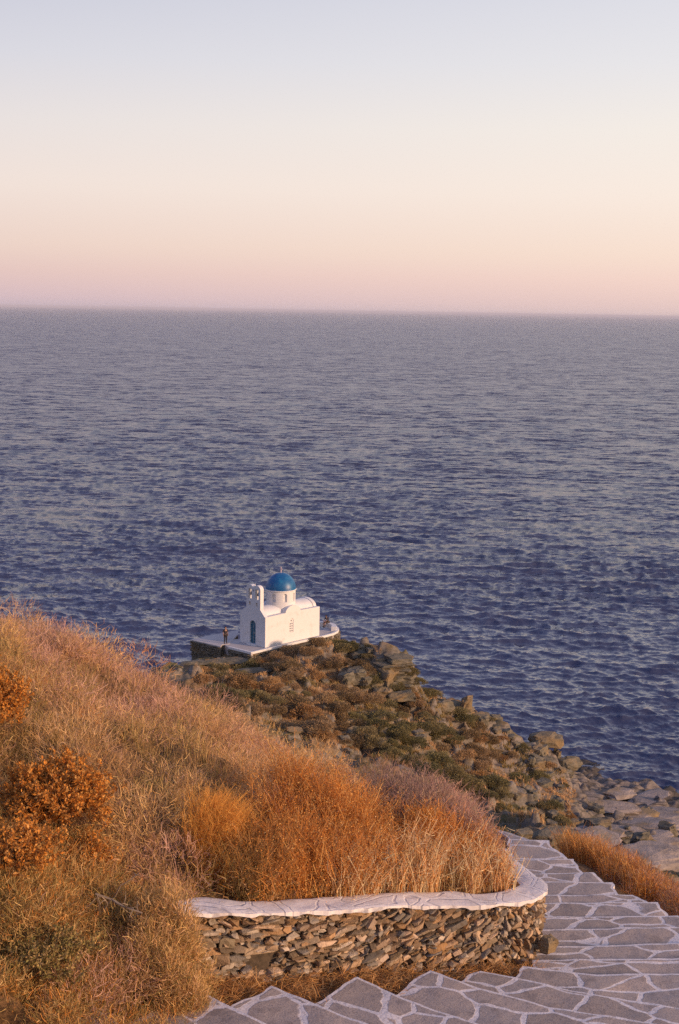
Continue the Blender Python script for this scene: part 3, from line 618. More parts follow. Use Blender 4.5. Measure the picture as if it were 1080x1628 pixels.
# bell gable standing on the facade
bm = bmesh.new(); g0, g1 = .74, 2.70; m1, m2 = g0 + .50, g1 - .50
top = [(g1, 3.655), (g1, 5.55)] + [(m2 + .5 * math.cos(a), 5.55 + .42 * math.sin(a)) for a in np.linspace(.25, math.pi - .25, 8)] + [((g0 + g1) / 2 + .06, 5.50), ((g0 + g1) / 2 + .05, 5.30), ((g0 + g1) / 2 - .05, 5.30), ((g0 + g1) / 2 - .06, 5.50)] + [(m1 + .5 * math.cos(a), 5.55 + .42 * math.sin(a)) for a in np.linspace(.25, math.pi - .25, 8)] + [(g0, 5.55), (g0, 3.655)]
plate(bm, top[::-1], [arch(m1, .46, 4.5, 5.6), arch(m2, .46, 4.5, 5.6), arch(m1, .24, 3.92, 4.28, 6), arch(m2, .24, 3.92, 4.28, 6)], .0 + .02, .47, fx)
bg = bm_obj('bell_gable', bm, M_WHITE, CH)
def lathe(bm, prof, c, n=20):
    g = [[bm.verts.new((c[0] + r * math.cos(a), c[1] + r * math.sin(a), c[2] + z)) for a in np.linspace(0, 2 * math.pi, n, endpoint=False)] for r, z in prof]
    for i in range(len(g) - 1):
        for j in range(n): bm.faces.new((g[i][j], g[i][(j + 1) % n], g[i + 1][(j + 1) % n], g[i + 1][j]))
    return g
for mm in (m1, m2):
    bm = bmesh.new(); lathe(bm, [(.15, 0), (.14, .03), (.10, .12), (.085, .25), (.05, .32), (.02, .36), (.02, .55)], (.24, mm, 4.92), 14); bm_obj('bell', bm, M_BRONZE, bg, True)
def cross(bm, c, h, w, t=.05):
    add_box(bm, c[0] - t / 2, c[0] + t / 2, c[1] - t / 2, c[1] + t / 2, c[2], c[2] + h)
    add_box(bm, c[0] - t / 2 + .003, c[0] + t / 2 - .003, c[1] - w / 2, c[1] - t / 2, c[2] + h * .6, c[2] + h * .6 + t); add_box(bm, c[0] - t / 2 + .003, c[0] + t / 2 - .003, c[1] + t / 2, c[1] + w / 2, c[2] + h * .6, c[2] + h * .6 + t)
bm = bmesh.new(); cross(bm, (.24, (g0 + g1) / 2, 5.29), .78, .32); bm_obj('cross', bm, M_WHITE, CH)
# drum with arched niches and the dome
DX_, DZ = 3.86, 5.08
def drum():
    nA, nZ = 240, 44; a = np.linspace(0, 2 * math.pi, nA, endpoint=False); z = np.linspace(2.9, DZ, nZ); A_, Z_ = np.meshgrid(a, z)
    w = ((A_ / (2 * math.pi) * 8 + .12) % 1 - .5) / 8 * 2 * math.pi * 1.47
    nich = (np.abs(w) < .2) & (Z_ > 4.0) & (Z_ < 4.62 + np.sqrt(np.maximum(.04 - w * w, 0)))
    r = np.where(nich, 1.30, 1.47); V = np.stack([DX_ + r * np.cos(A_), WID / 2 + r * np.sin(A_), Z_], -1).reshape(-1, 3)
    i = np.arange(nZ - 1)[:, None] * nA + np.arange(nA)[None]; j = np.arange(nZ - 1)[:, None] * nA + (np.arange(nA)[None] + 1) % nA
    return big_mesh('drum', V, np.stack([i, j, j + nA, i + nA], -1).reshape(-1, 4))
link('drum', drum(), M_WHITE, CH)
bm = bmesh.new(); g = lathe(bm, [(1.40, -.08), (1.56, -.06), (1.57, .02), (1.50, .04)], (DX_, WID / 2, DZ), 48); bm_obj('cornice', bm, M_WHITE, CH, True)
bm = bmesh.new(); prof = [(1.52 * math.cos(a), 1.60 * math.sin(a)) for a in np.linspace(0, math.pi / 2 - .02, 20)]; g = lathe(bm, prof, (DX_, WID / 2, DZ + .03), 48); bm.faces.new(g[-1]); dm = bm_obj('dome', bm, mat_dome(), CH, True)
bm = bmesh.new(); cross(bm, (DX_, WID / 2, DZ + 1.6), .60, .36, .06); bm_obj('cross', bm, mat_plain('pale_pink_paint', (.75, .6, .6), .6), CH)

# ------------------------------------------------------------------ terrace round the chapel
M_MAS2 = mat_rock('terrace_stone', (0.09, 0.08, 0.06), (0.17, 0.145, 0.105), (0.27, 0.23, 0.18), 3.0, False)
M_FLOOR = mat_white('terrace_limewash', (0.47, 0.435, 0.42), (0.30, 0.275, 0.26))
def poly_px(l, z): return [tuple(atZ(a, b, z)[:2]) for a, b in l]
def loc(a, b): p = P0 + AX * a + AY * b; return (p[0], p[1])
ter = poly_px([(364, 1029.6), (399.4, 1038.3), (430, 1031.3), (480, 1019.8), (515, 1012), (530, 1008), (537.5, 1004), (539, 1000), (534, 996)], ZT - .02) + [loc(LEN + 1.9, 1.6), loc(LEN + .8, WID + 1.2), loc(1.5, WID + .7), loc(.2, WID + 1.2), loc(-1.2, WID + 1.6)]
TR = empty('chapel_terrace', (P0[0], P0[1], ZT - 1.5)); tag(TR, 'pale paved terrace with a white painted rim carrying the chapel', 'terrace')
def local_bm(name, bm, mat, root):
    o = bm_obj(name, bm, mat); to_local(o.data, root); o.parent = root; return o
bm = bmesh.new(); add_prism(bm, ter, ZT - 2.2, ZT - .02); local_bm('floor_slab', bm, M_FLOOR, TR)
def ribbon_wall(bm, line, w, z0, z1, left=True):
    L2 = np.array(line); n = normals2(np.c_[L2, np.zeros(len(L2))]) * (1 if left else -1); q = L2 - n * w
    g = [[bm.verts.new((*a, z)) for a in P] for P, z in ((L2, z0), (L2, z1), (q, z1), (q, z0))]
    for r in range(4):
        for k in range(len(line) - 1): bm.faces.new((g[r][k], g[r][k + 1], g[(r + 1) % 4][k + 1], g[(r + 1) % 4][k]))
    for k in (0, -1): bm.faces.new([g[r][k] for r in range(4)])
rim = [(p[0], p[1]) for p in ter[:9]]; rim, _ = resample(np.c_[np.array(rim), np.zeros(9)], .25); rim = blur(rim, 1)[:, :2]
nrm = normals2(np.c_[rim, np.zeros(len(rim))])
bm = bmesh.new(); ribbon_wall(bm, rim + nrm * .04, .24, ZT - .14, ZT + .07); local_bm('rim', bm, M_WHITE, TR)
bm = bmesh.new(); ribbon_wall(bm, rim + nrm * .015, .3, ZT - 2.2, ZT - .15)
rngm = np.random.default_rng(4)
for k in range(0, len(rim)):
    for zz in np.arange(ZT - 1.5, ZT - .15, .2):
        c = np.array([*rim[k], zz + rngm.uniform(-.06, .06)]); q = rngm.normal(size=(12, 3)); q /= np.linalg.norm(q, axis=1)[:, None]
        hull(bm, [tuple(c + v * np.array([.24, .24, .13])) for v in q])
for v in bm.verts:
    if v.co.z > ZT - .145: v.co.z = ZT - .145
local_bm('rubble_face', bm, M_MAS2, TR)
# bench of masonry at the far rounded end
bl = [tuple(atZ(a, b, ZT)[:2]) for a, b in ((534.5, 1003.5), (535.5, 1001), (533, 998.5), (527, 996.5), (518, 995), (508, 994))]
bl, _ = resample(np.c_[np.array(bl), np.zeros(6)], .2); bl = blur(bl, 2)[:, :2]
bm = bmesh.new(); ribbon_wall(bm, bl, .5, ZT - .02, ZT + .46); BN = bm_obj('stone_bench', bm, M_WHITE); tag(BN, 'curved white masonry bench at the rounded end of the terrace', 'bench')
# the lower terrace on the left
zl = ZT + .02; lt = poly_px([(304.3, 1017), (343.8, 1026.2), (351, 1028), (353.5, 1024.5), (364, 1024), (379, 1008), (379, 1001.5), (352, 1006.6), (326, 1011.5)], zl)
LT = empty('side_terrace', (*lt[0], zl - 1.3)); tag(LT, 'flat whitewashed terrace above a dark rubble face left of the chapel door', 'terrace')
bm = bmesh.new(); add_prism(bm, lt, zl - .10, zl); local_bm('floor_slab', bm, M_FLOOR, LT)
bm = bmesh.new(); ctr = np.mean(lt, 0); lt2 = [tuple(ctr + (np.array(p) - ctr) * .985) for p in lt]; add_prism(bm, lt2, zl - 3.0, zl - .104)
for (p, q) in list(zip(lt2, lt2[1:]))[:2] + [(lt2[-1], lt2[0])]:
    p, q = np.array(p), np.array(q); L_ = np.hypot(*(q - p))
    for t in np.arange(0, 1, .22 / L_):
        for zz in np.arange(zl - 1.5, zl - .15, .19):
            c = np.array([*(p + (q - p) * t), zz + rngm.uniform(-.05, .05)]); v = rngm.normal(size=(12, 3)); v /= np.linalg.norm(v, axis=1)[:, None]
            pts = [c + w * np.array([.2, .2, .11]) for w in v]; hull(bm, [(a, b, min(e, zl - .11)) for a, b, e in pts])
local_bm('rubble_face', bm, M_MAS2, LT)
# white nosed steps and the post at their head
def px_box(name, label, cat, px, py, z, w, d, h, ang, mat):
    p = atZ(px, py, z); bm = bmesh.new(); ca, sa = math.cos(ang), math.sin(ang)
    rng = np.random.default_rng(int(px)); pts = []
    for sz in (0, 1):
        for sx, sy in ((-1, -1), (1, -1), (1, 1), (-1, 1)): pts.append((p[0] + ca * sx * w / 2 - sa * sy * d / 2, p[1] + sa * sx * w / 2 + ca * sy * d / 2, z + h * sz))
    v = [bm.verts.new(q) for q in pts]
    for f in ((3, 2, 1, 0), (4, 5, 6, 7), (0, 1, 5, 4), (1, 2, 6, 5), (2, 3, 7, 6), (3, 0, 4, 7)): bm.faces.new([v[k] for k in f])
    bmesh.ops.bevel(bm, geom=bm.edges[:], offset=.03, segments=2, affect='EDGES')
    return tag(bm_obj(name, bm, mat), label, cat)
angF = math.atan2(AY[1], AY[0]) 
px_box('gate_post', 'short white masonry post below the standing person', 'post', 356.5, 1036.5, ZT - 1.05, .42, .42, 1.0, angF, M_WHITE)
px_box('stone_step', 'long low step with a white edge under the side terrace', 'step', 332, 1039.5, ZT - 1.15, 2.7, .5, .12, math.atan2(*(np.array(lt[1]) - np.array(lt[0]))[::-1]), M_WHITE)
px_box('stone_step', 'dark rubble step beside the white post', 'step', 349.5, 1036.0, ZT - .95, .7, .7, .55, angF, M_MAS2)
px_box('stone_step', 'upper stone step between the white post and the terrace rim', 'step', 366.5, 1032.5, ZT - .62, 1.5, .5, .2, angF, M_MAS2)

# ------------------------------------------------------------------ people
def skin_person(name, label, J, E, rad, root_loc, rz, clothes, skincol, hair):
    """J: joints, E: bones, rad: joint radii; one continuous body, clothes as children"""
    def skinned(nm, joints, bones, rr, mat, parent, sub=2, root=0):
        me = bpy.data.meshes.new(nm); me.from_pydata([tuple(j) for j in joints], bones, []); o = link(nm, me, mat, parent)
        md = o.modifiers.new('skin', 'SKIN'); md.use_smooth_shade = True
        for i, v in enumerate(me.skin_vertices[0].data): v.radius = (rr[i] if isinstance(rr[i], tuple) else (rr[i], rr[i])); v.use_root = (i == root)
        sb = o.modifiers.new('smooth', 'SUBSURF'); sb.levels = sub; sb.render_levels = sub; return o
    keys = list(J); ix = {k: i for i, k in enumerate(keys)}
    body = skinned(name, [J[k] for k in keys], [(ix[a], ix[b]) for a, b in E], [rad[k] for k in keys], mat_plain('skin', skincol, .6, .1), None)
    body.location = root_loc; body.rotation_euler = (0, 0, rz); tag(body, label, 'person')
    for nm, chain, grow, col in clothes:
        ks = []; bs = []
        for c in chain:
            for k in c:
                if k not in ks: ks.append(k)
            bs += [(ks.index(a), ks.index(b)) for a, b in zip(c, c[1:])]
        gr = lambda r: tuple(x + grow for x in r) if isinstance(r, tuple) else r + grow
        skinned(nm, [J[k] for k in ks], bs, [gr(rad[k]) for k in ks], mat_plain(nm + '_cloth', col, .9), body)
    bm = bmesh.new(); bmesh.ops.create_uvsphere(bm, u_segments=16, v_segments=10, radius=.115); hd = Vector(J['crown'])
    for v in bm.verts: v.co = Vector((v.co.x * .9, v.co.y * 1.02 + .02, v.co.z * 1.0 + .005)) + (Vector(J['head']) + hd) / 2
    bmesh.ops.delete(bm, geom=[v for v in bm.verts if v.co.y < J['head'][1] - .035 and v.co.z < (J['head'][2] + hd.z) / 2 + .05], context='VERTS')
    bm_obj('hair', bm, mat_plain('dark_hair', hair, .7), body, True)
    return body
def hand(J, E, rad, wr, side, d):
    w = np.array(J[wr]); d = np.array(d, float); d /= np.linalg.norm(d); ac = np.array([0, 1, 0.0]); pal = w + d * .07; J['palm' + side] = tuple(pal); E.append((wr, 'palm' + side)); rad['palm' + side] = (.035, .018)
    for k, (o_, l) in enumerate(((-.03, .07), (-.01, .085), (.01, .08), (.03, .065))):
        J[f'f{k}{side}'] = tuple(pal + ac * o_ + d * l); E.append(('palm' + side, f'f{k}{side}')); rad[f'f{k}{side}'] = .009
    J['th' + side] = tuple(w + d * .06 + ac * -.06); E.append((wr, 'th' + side)); rad['th' + side] = .011
Jst = {'pelvis': (0, 0, .92), 'waist': (0, 0, 1.08), 'chest': (0, 0, 1.28), 'neck': (0, .01, 1.46), 'head': (0, -.01, 1.55), 'crown': (0, 0, 1.68),
       'hipL': (.1, 0, .88), 'kneeL': (.11, -.02, .49), 'ankL': (.11, .02, .09), 'toeL': (.12, -.13, .04), 'hipR': (-.1, 0, .88), 'kneeR': (-.12, -.05, .49), 'ankR': (-.13, .0, .09), 'toeR': (-.15, -.15, .04),
       'shL': (.18, 0, 1.40), 'elL': (.25, .03, 1.13), 'wrL': (.22, -.08, .90), 'shR': (-.18, 0, 1.40), 'elR': (-.27, .04, 1.14), 'wrR': (-.30, -.10, .93)}
Ebody = [('pelvis', 'waist'), ('waist', 'chest'), ('chest', 'neck'), ('neck', 'head'), ('head', 'crown'), ('pelvis', 'hipL'), ('hipL', 'kneeL'), ('kneeL', 'ankL'), ('ankL', 'toeL'), ('pelvis', 'hipR'), ('hipR', 'kneeR'), ('kneeR', 'ankR'), ('ankR', 'toeR'), ('chest', 'shL'), ('shL', 'elL'), ('elL', 'wrL'), ('chest', 'shR'), ('shR', 'elR'), ('elR', 'wrR')]
rad0 = {'pelvis': (.15, .11), 'waist': (.13, .1), 'chest': (.16, .11), 'neck': .055, 'head': .085, 'crown': .07, 'hipL': .09, 'kneeL': .06, 'ankL': .042, 'toeL': .035, 'hipR': .09, 'kneeR': .06, 'ankR': .042, 'toeR': .035, 'shL': .065, 'elL': .043, 'wrL': .03, 'shR': .065, 'elR': .043, 'wrR': .03}
E1b = list(Ebody); r1 = dict(rad0); hand(Jst, E1b, r1, 'wrL', 'L', (-.1, -.2, -1)); hand(Jst, E1b, r1, 'wrR', 'R', (0, -.3, -1))
cl1 = [('shirt', [('pelvis', 'waist', 'chest'), ('chest', 'shL', 'elL'), ('chest', 'shR', 'elR')], .02, (.035, .025, .025)), ('trousers', [('pelvis', 'hipL', 'kneeL', 'ankL'), ('pelvis', 'hipR', 'kneeR', 'ankR')], .016, (.022, .02, .024)), ('shoe', [('ankL', 'toeL')], .012, (.02, .02, .02)), ('shoe', [('ankR', 'toeR')], .012, (.02, .02, .02))]
ps = atZ(358.7, 1023.3, zl)
skin_person('person', 'person in dark clothes standing on the white terrace left of the chapel door', Jst, E1b, r1, (ps[0], ps[1], zl), R(35), cl1, (.36, .2, .14), (.015, .012, .01))
Jsi = {'pelvis': (0, 0, .56), 'waist': (0, -.05, .72), 'chest': (0, -.12, .92), 'neck': (0, -.2, 1.08), 'head': (0, -.25, 1.16), 'crown': (0, -.27, 1.29),
       'hipL': (.1, -.02, .54), 'kneeL': (.15, -.44, .52), 'ankL': (.14, -.50, .09), 'toeL': (.15, -.66, .045), 'hipR': (-.1, -.02, .54), 'kneeR': (-.14, -.46, .52), 'ankR': (-.12, -.42, .09), 'toeR': (-.13, -.58, .045),
       'shL': (.18, -.12, 1.03), 'elL': (.24, -.26, .80), 'wrL': (.14, -.44, .66), 'shR': (-.18, -.12, 1.03), 'elR': (-.24, -.26, .8), 'wrR': (-.13, -.45, .66)}
E2b = list(Ebody); r2 = dict(rad0); hand(Jsi, E2b, r2, 'wrL', 'L', (-.6, -.8, -.2)); hand(Jsi, E2b, r2, 'wrR', 'R', (.6, -.8, -.2))
cl2 = [('shirt', [('pelvis', 'waist', 'chest'), ('chest', 'shL', 'elL'), ('chest', 'shR', 'elR')], .025, (.03, .03, .05)), ('shorts', [('pelvis', 'hipL', 'kneeL'), ('pelvis', 'hipR', 'kneeR')], .02, (.05, .035, .035)), ('shoe', [('ankL', 'toeL')], .012, (.02, .02, .02)), ('shoe', [('ankR', 'toeR')], .012, (.02, .02, .02))]
pb = atZ(521.5, 996.8, ZT)
skin_person('person', 'dark haired person sitting on the white bench at the end of the terrace', Jsi, E2b, r2, (pb[0], pb[1], ZT - .02), R(-58), cl2, (.42, .25, .18), (.02, .015, .012))
#--MORE2--
# ------------------------------------------------------------------ plants
def unit(v): return v / (np.linalg.norm(v, axis=-1, keepdims=True) + 1e-9)
def ribbons(P, width, tint, rng, tip=0.25):
    """P (n,k,3) centre lines -> thin strips; returns verts, faces, tints"""
    n, k, _ = P.shape; d = unit(P[:, -1] - P[:, 0]); s = unit(np.cross(d, rng.normal(size=(n, 3))))
    w = np.asarray(width)[:, None] * np.linspace(1, tip, k)[None] * .5
    V = np.stack([P - s[:, None] * w[..., None], P + s[:, None] * w[..., None]], 2).reshape(-1, 3)
    b = (np.arange(n)[:, None] * k + np.arange(k - 1)[None]).ravel() * 2
    F = np.stack([b, b + 1, b + 3, b + 2], -1); C = np.repeat(np.c_[tint, np.ones(n)], k * 2, 0); return V, F, C
def leaves(P, d, L, Wd, tint, rng):
    """flat pointed leaves at P along d"""
    n = len(P); s = unit(np.cross(d, rng.normal(size=(n, 3)))); up = np.cross(s, d)
    L = np.asarray(L)[:, None]; Wd = np.asarray(Wd)[:, None]
    V = np.stack([P, P + d * L * .5 + s * Wd * .5 + up * L * .08, P + d * L, P + d * L * .5 - s * Wd * .5 + up * L * .08], 1).reshape(-1, 3)
    F = np.arange(n * 4).reshape(n, 4); return V, F, np.repeat(np.c_[tint, np.ones(n)], 4, 0)
class Acc:
    def __init__(self): self.v, self.f, self.c, self.n = [], [], [], 0
    def add(self, V, F, C): self.v.append(V); self.f.append(F + self.n); self.c.append(C); self.n += len(V)
    def build(self, name, mat, origin=None, parent=None):
        V = np.concatenate(self.v)
        if origin is not None: V = V - np.asarray(origin)[None]
        o = link(name, big_mesh(name, V, np.concatenate(self.f), {'tint': np.concatenate(self.c)}), mat, parent)
        if origin is not None and parent is None: o.location = tuple(origin)
        return o
def pick(rng, n, pal, jit=0.18):
    pal = np.minimum(np.array(pal) * 1.45, .78); c = pal[rng.integers(0, len(pal), n)]; return c * np.clip(1 + rng.normal(0, jit, (n, 1)), .5, 1.6)
def gz(x, y): return terrain(np.asarray(x, float), np.asarray(y, float))

STRAW = [(.50, .31, .12), (.58, .38, .16), (.42, .245, .085), (.48, .30, .13)]
TAN = [(.46, .29, .14), (.52, .34, .18), (.38, .22, .10), (.42, .28, .16)]
PINK = [(.46, .28, .20), (.40, .24, .18), (.50, .32, .23), (.36, .21, .15)]
OLIVE = [(.20, .155, .055), (.26, .19, .07), (.16, .12, .045), (.34, .23, .10)]
RUST = [(.44, .18, .042), (.50, .225, .055), (.34, .13, .03), (.48, .27, .09)]
GOLD = [(.54, .27, .065), (.58, .30, .075), (.48, .235, .055)]
HEATH = [(.28, .18, .15), (.34, .21, .17), (.22, .14, .11), (.30, .22, .14)]
ORANGE = [(.42, .175, .032), (.48, .215, .045), (.34, .13, .024), (.44, .24, .075), (.24, .125, .04)]

def tufts(acc, rng, X, Y, pal_fn, hgt, spread, per, width=0.006, lean=(0, 0)):
    """upright dry stalks fanning from each tuft"""
    n = len(X); N_ = n * per; bx = np.repeat(X, per); by = np.repeat(Y, per); h = np.repeat(hgt, per) * rng.uniform(.45, 1.15, N_); sp = np.repeat(spread, per)
    a = rng.uniform(0, 2 * math.pi, N_); r = np.sqrt(rng.uniform(0, 1, N_)) * sp * .6; x0 = bx + r * np.cos(a); y0 = by + r * np.sin(a); z0 = gz(x0, y0) - .02
    a2 = a + rng.normal(0, .7, N_); l = rng.uniform(.05, .75, N_) * h; dx = np.cos(a2) * l + lean[0] * h; dy = np.sin(a2) * l + lean[1] * h
    p0 = np.stack([x0, y0, z0], -1); P = np.stack([p0, p0 + np.stack([dx * .3, dy * .3, h * .6], -1), p0 + np.stack([dx, dy, h * (1 - .2 * rng.uniform(0, 1, N_))], -1)], 1)
    acc.add(*ribbons(P, rng.uniform(.6, 1.4, N_) * width, pal_fn(bx, by, N_), rng))
def cushions(acc, rng, X, Y, Rr, Hh, pal_fn, per, width=0.006, ln=.13):
    """twiggy cushions: a dome filled with short forked twigs"""
    n = len(X); N_ = n * per; bx = np.repeat(X, per); by = np.repeat(Y, per); r_ = np.repeat(Rr, per); h_ = np.repeat(Hh, per)
    u = unit(rng.normal(size=(N_, 3))); u[:, 2] = np.abs(u[:, 2]); q = rng.uniform(0.35, 1.0, N_) ** .5
    x0 = bx + u[:, 0] * r_ * q; y0 = by + u[:, 1] * r_ * q; z0 = gz(bx, by) + u[:, 2] * h_ * q - .02; z0 = np.maximum(z0, gz(x0, y0))
    d = unit(u + np.array([0, 0, .5]) + rng.normal(0, .65, (N_, 3))); L = rng.uniform(.5, 1.3, N_)[:, None] * ln
    p0 = np.stack([x0, y0, z0], -1); k = rng.normal(0, .18, (N_, 3)) * L
    P = np.stack([p0, p0 + d * L * .5 + k, p0 + d * L], 1); acc.add(*ribbons(P, rng.uniform(.6, 1.4, N_) * width, pal_fn(bx, by, N_), rng, .4))

rg = np.random.default_rng(77)
def scatter_in(n, x0, x1, y0, y1, keep):
    X = rg.uniform(x0, x1, n); Y = rg.uniform(y0, y1, n); k = keep(X, Y); return X[k], Y[k]
def wall_dist(X, Y):
    q = WL[::8, :2]; return np.sqrt(((X[:, None] - q[None, :, 0]) ** 2 + (Y[:, None] - q[None, :, 1]) ** 2).min(1))
def on_mound(X, Y):
    k = inpoly(X, Y, INPOLY) & (np.hypot(X, Y) > 8); k &= (np.abs(X) < Y * .42 + .6)
    d = wall_dist(X, Y); return k & (d > .50) 
def wpx(x, y, z):                                            # picture position of world points, used to vary the planting by patch
    v = np.stack([x - CAM[0], y - CAM[1], z - CAM[2]], -1); f = v @ F0; return CX + FPX * (v @ RV) / f, CY - FPX * (v @ UV_) / f
def at_ground(px, py, y0=8, y1=30):
    p = hit(px, py, y0, y1, .05); return p
def mound_pal(x, y, n):
    """patches of differing plants: olive low on the bank, tan to the middle, pinkish grey on the crest"""
    v = fbm(x * .55, y * .55, 91, 3); crest = sstep(18.5, 22, y + .5 * v); low = sstep(15.2, 14.2, y + .8 * v) * .75
    r = rg.uniform(0, 1, n); c = pick(rg, n, STRAW); t = pick(rg, n, TAN); c = np.where((r < .35)[:, None], t, c)
    pk = rg.uniform(0, 1, n) < .12 + .6 * crest * sstep(-.6, .3, v + .2); c = np.where(pk[:, None], pick(rg, n, PINK), c)
    ol = rg.uniform(0, 1, n) < np.clip(.10 + low + .45 * sstep(.25, .7, fbm(x * .8 + 5, y * .8, 95, 2)), 0, .85); c = np.where(ol[:, None], pick(rg, n, OLIVE), c)
    return c
# --- cover of the near hillside: low twiggy scrub and dry grass
acc = Acc()
X, Y = scatter_in(5200, -11, 3.2, 9, 26, on_mound); n = len(X)
sz = np.clip(rg.normal(.24, .07, n), .12, .45); cushions(acc, rg, X, Y, sz, sz * 1.15, mound_pal, 70, .0065, .13)
X, Y = scatter_in(330, -11, 3.2, 9, 25, on_mound); n = len(X); hs = rg.uniform(.30, .70, n)
def clump_pal(x, y, m):
    h = _h(np.floor(x * 1000), np.floor(y * 1000), 5); c = pick(rg, m, STRAW)
    for lo, hi, pal in ((.0, .25, TAN), (.25, .5, PINK), (.5, .62, OLIVE), (.62, .74, RUST[:2] + TAN), (.74, .82, [(.22, .13, .06), (.28, .16, .08)])): c = np.where(((h >= lo) & (h < hi))[:, None], pick(rg, m, pal), c)
    return c
k_ = np.ones(len(X), bool)
for (bx_, by_, br_) in ((-4.5, 17.5, 1.0), (-3.25, 15.9, 1.05), (-3.4, 14.6, .8)): k_ &= ~(((X - bx_) ** 2 + (Y - by_ + br_ * .4) ** 2 < br_ ** 2))
X, Y, hs = X[k_], Y[k_], hs[k_]
cushions(acc, rg, X, Y, hs, hs * 1.05, clump_pal, 520, .0065, .15)
tag(acc.build('dry_scrub', M_PLANT), kind='stuff')
acc = Acc(); X, Y = scatter_in(5200, -11, 3.2, 9, 26, on_mound); n = len(X)
tufts(acc, rg, X, Y, mound_pal, np.clip(rg.normal(.34, .08, n), .15, .6), np.clip(rg.normal(.2, .05, n), .08, .4), 16, .0055, (.15, 0))
tag(acc.build('dry_grass', M_PLANT), kind='stuff')

def leafy_bush(name, label, c, rad, nf, per, pal, leaf=.045, group=None):
    rng = np.random.default_rng(int(abs(c[0] * 100 + c[1] * 7))); acc = Acc(); c = np.array(c)
    u = unit(rng.normal(size=(nf, 3))); u[:, 2] = np.abs(u[:, 2]) * 1.0 - .15; q = rng.uniform(.55, 1.0, nf); lump = 1 + .34 * np.sin(u[:, 0] * 5 + 1) * np.cos(u[:, 2] * 6 + u[:, 1] * 4)
    base = c + u * np.array(rad) * (q * lump)[:, None]; dr = unit(u * .6 + np.array([0, 0, .9]) + rng.normal(0, .3, (nf, 3))); L = rng.uniform(.10, .24, nf)
    # twigs reaching out from the stem
    stem0 = c + rng.normal(0, .06, (nf, 3)) - np.array([0, 0, rad[2] * .6]); P = np.stack([stem0, (stem0 + base) / 2 + np.array([0, 0, .06]), base, base + dr * L[:, None]], 1)
    acc.add(*ribbons(P, np.full(nf, .011), pick(rng, nf, [(.16, .10, .06), (.22, .15, .10)]), rng, .4))
    f = np.repeat(np.arange(nf), per); t = rng.uniform(0, 1, nf * per); p = base[f] + dr[f] * (L[f] * t)[:, None] + rng.normal(0, .012, (nf * per, 3))
    d = unit(dr[f] * .7 + unit(rng.normal(size=(nf * per, 3)))); sz = rng.uniform(.6, 1.3, nf * per) * leaf
    acc.add(*leaves(p, d, sz, sz * .5, pick(rng, nf * per, pal, .2), rng)); o = acc.build(name, M_PLANT, c - np.array([0, 0, rad[2]]))
    return tag(o, label, 'bush', group)
def bush_at(px, py, up=0.0, y0=9, y1=28): p = at_ground(px, py, y0, y1); return (p[0], p[1], p[2] + up)

b1 = bush_at(-28, 1185, .40); leafy_bush('orange_bush', 'tall orange leafy bush at the left edge of the hillside', b1, (.50, .48, .66), 460, 36, ORANGE, .045)
b2 = bush_at(88, 1330, .34); leafy_bush('orange_bush', 'broad orange leafy bush lower on the hillside, darker hollows between its shoots', b2, (.60, .52, .48), 520, 36, ORANGE, .045)
b3 = bush_at(25, 1395, .20); leafy_bush('orange_bush', 'small orange bush below the broad orange bush', b3, (.42, .4, .30), 190, 30, ORANGE, .042)

b4 = bush_at(140, 1392, .12); leafy_bush('orange_bush', 'low orange sprig bush beside bare grey twigs', b4, (.22, .25, .24), 90, 26, ORANGE, .04)
b5 = bush_at(60, 1560, .15); leafy_bush('olive_shrub', 'olive green leafy shrub at the bottom left of the bank', b5, (.55, .45, .28), 260, 26, OLIVE + [(.17, .15, .05), (.30, .21, .09)], .04)
b6 = bush_at(105, 1265, .10); leafy_bush('dark_shrub', 'dark brown bare shrub between the two orange bushes', b6, (.38, .3, .22), 180, 12, [(.10, .07, .04), (.14, .10, .06), (.09, .08, .04)], .03)

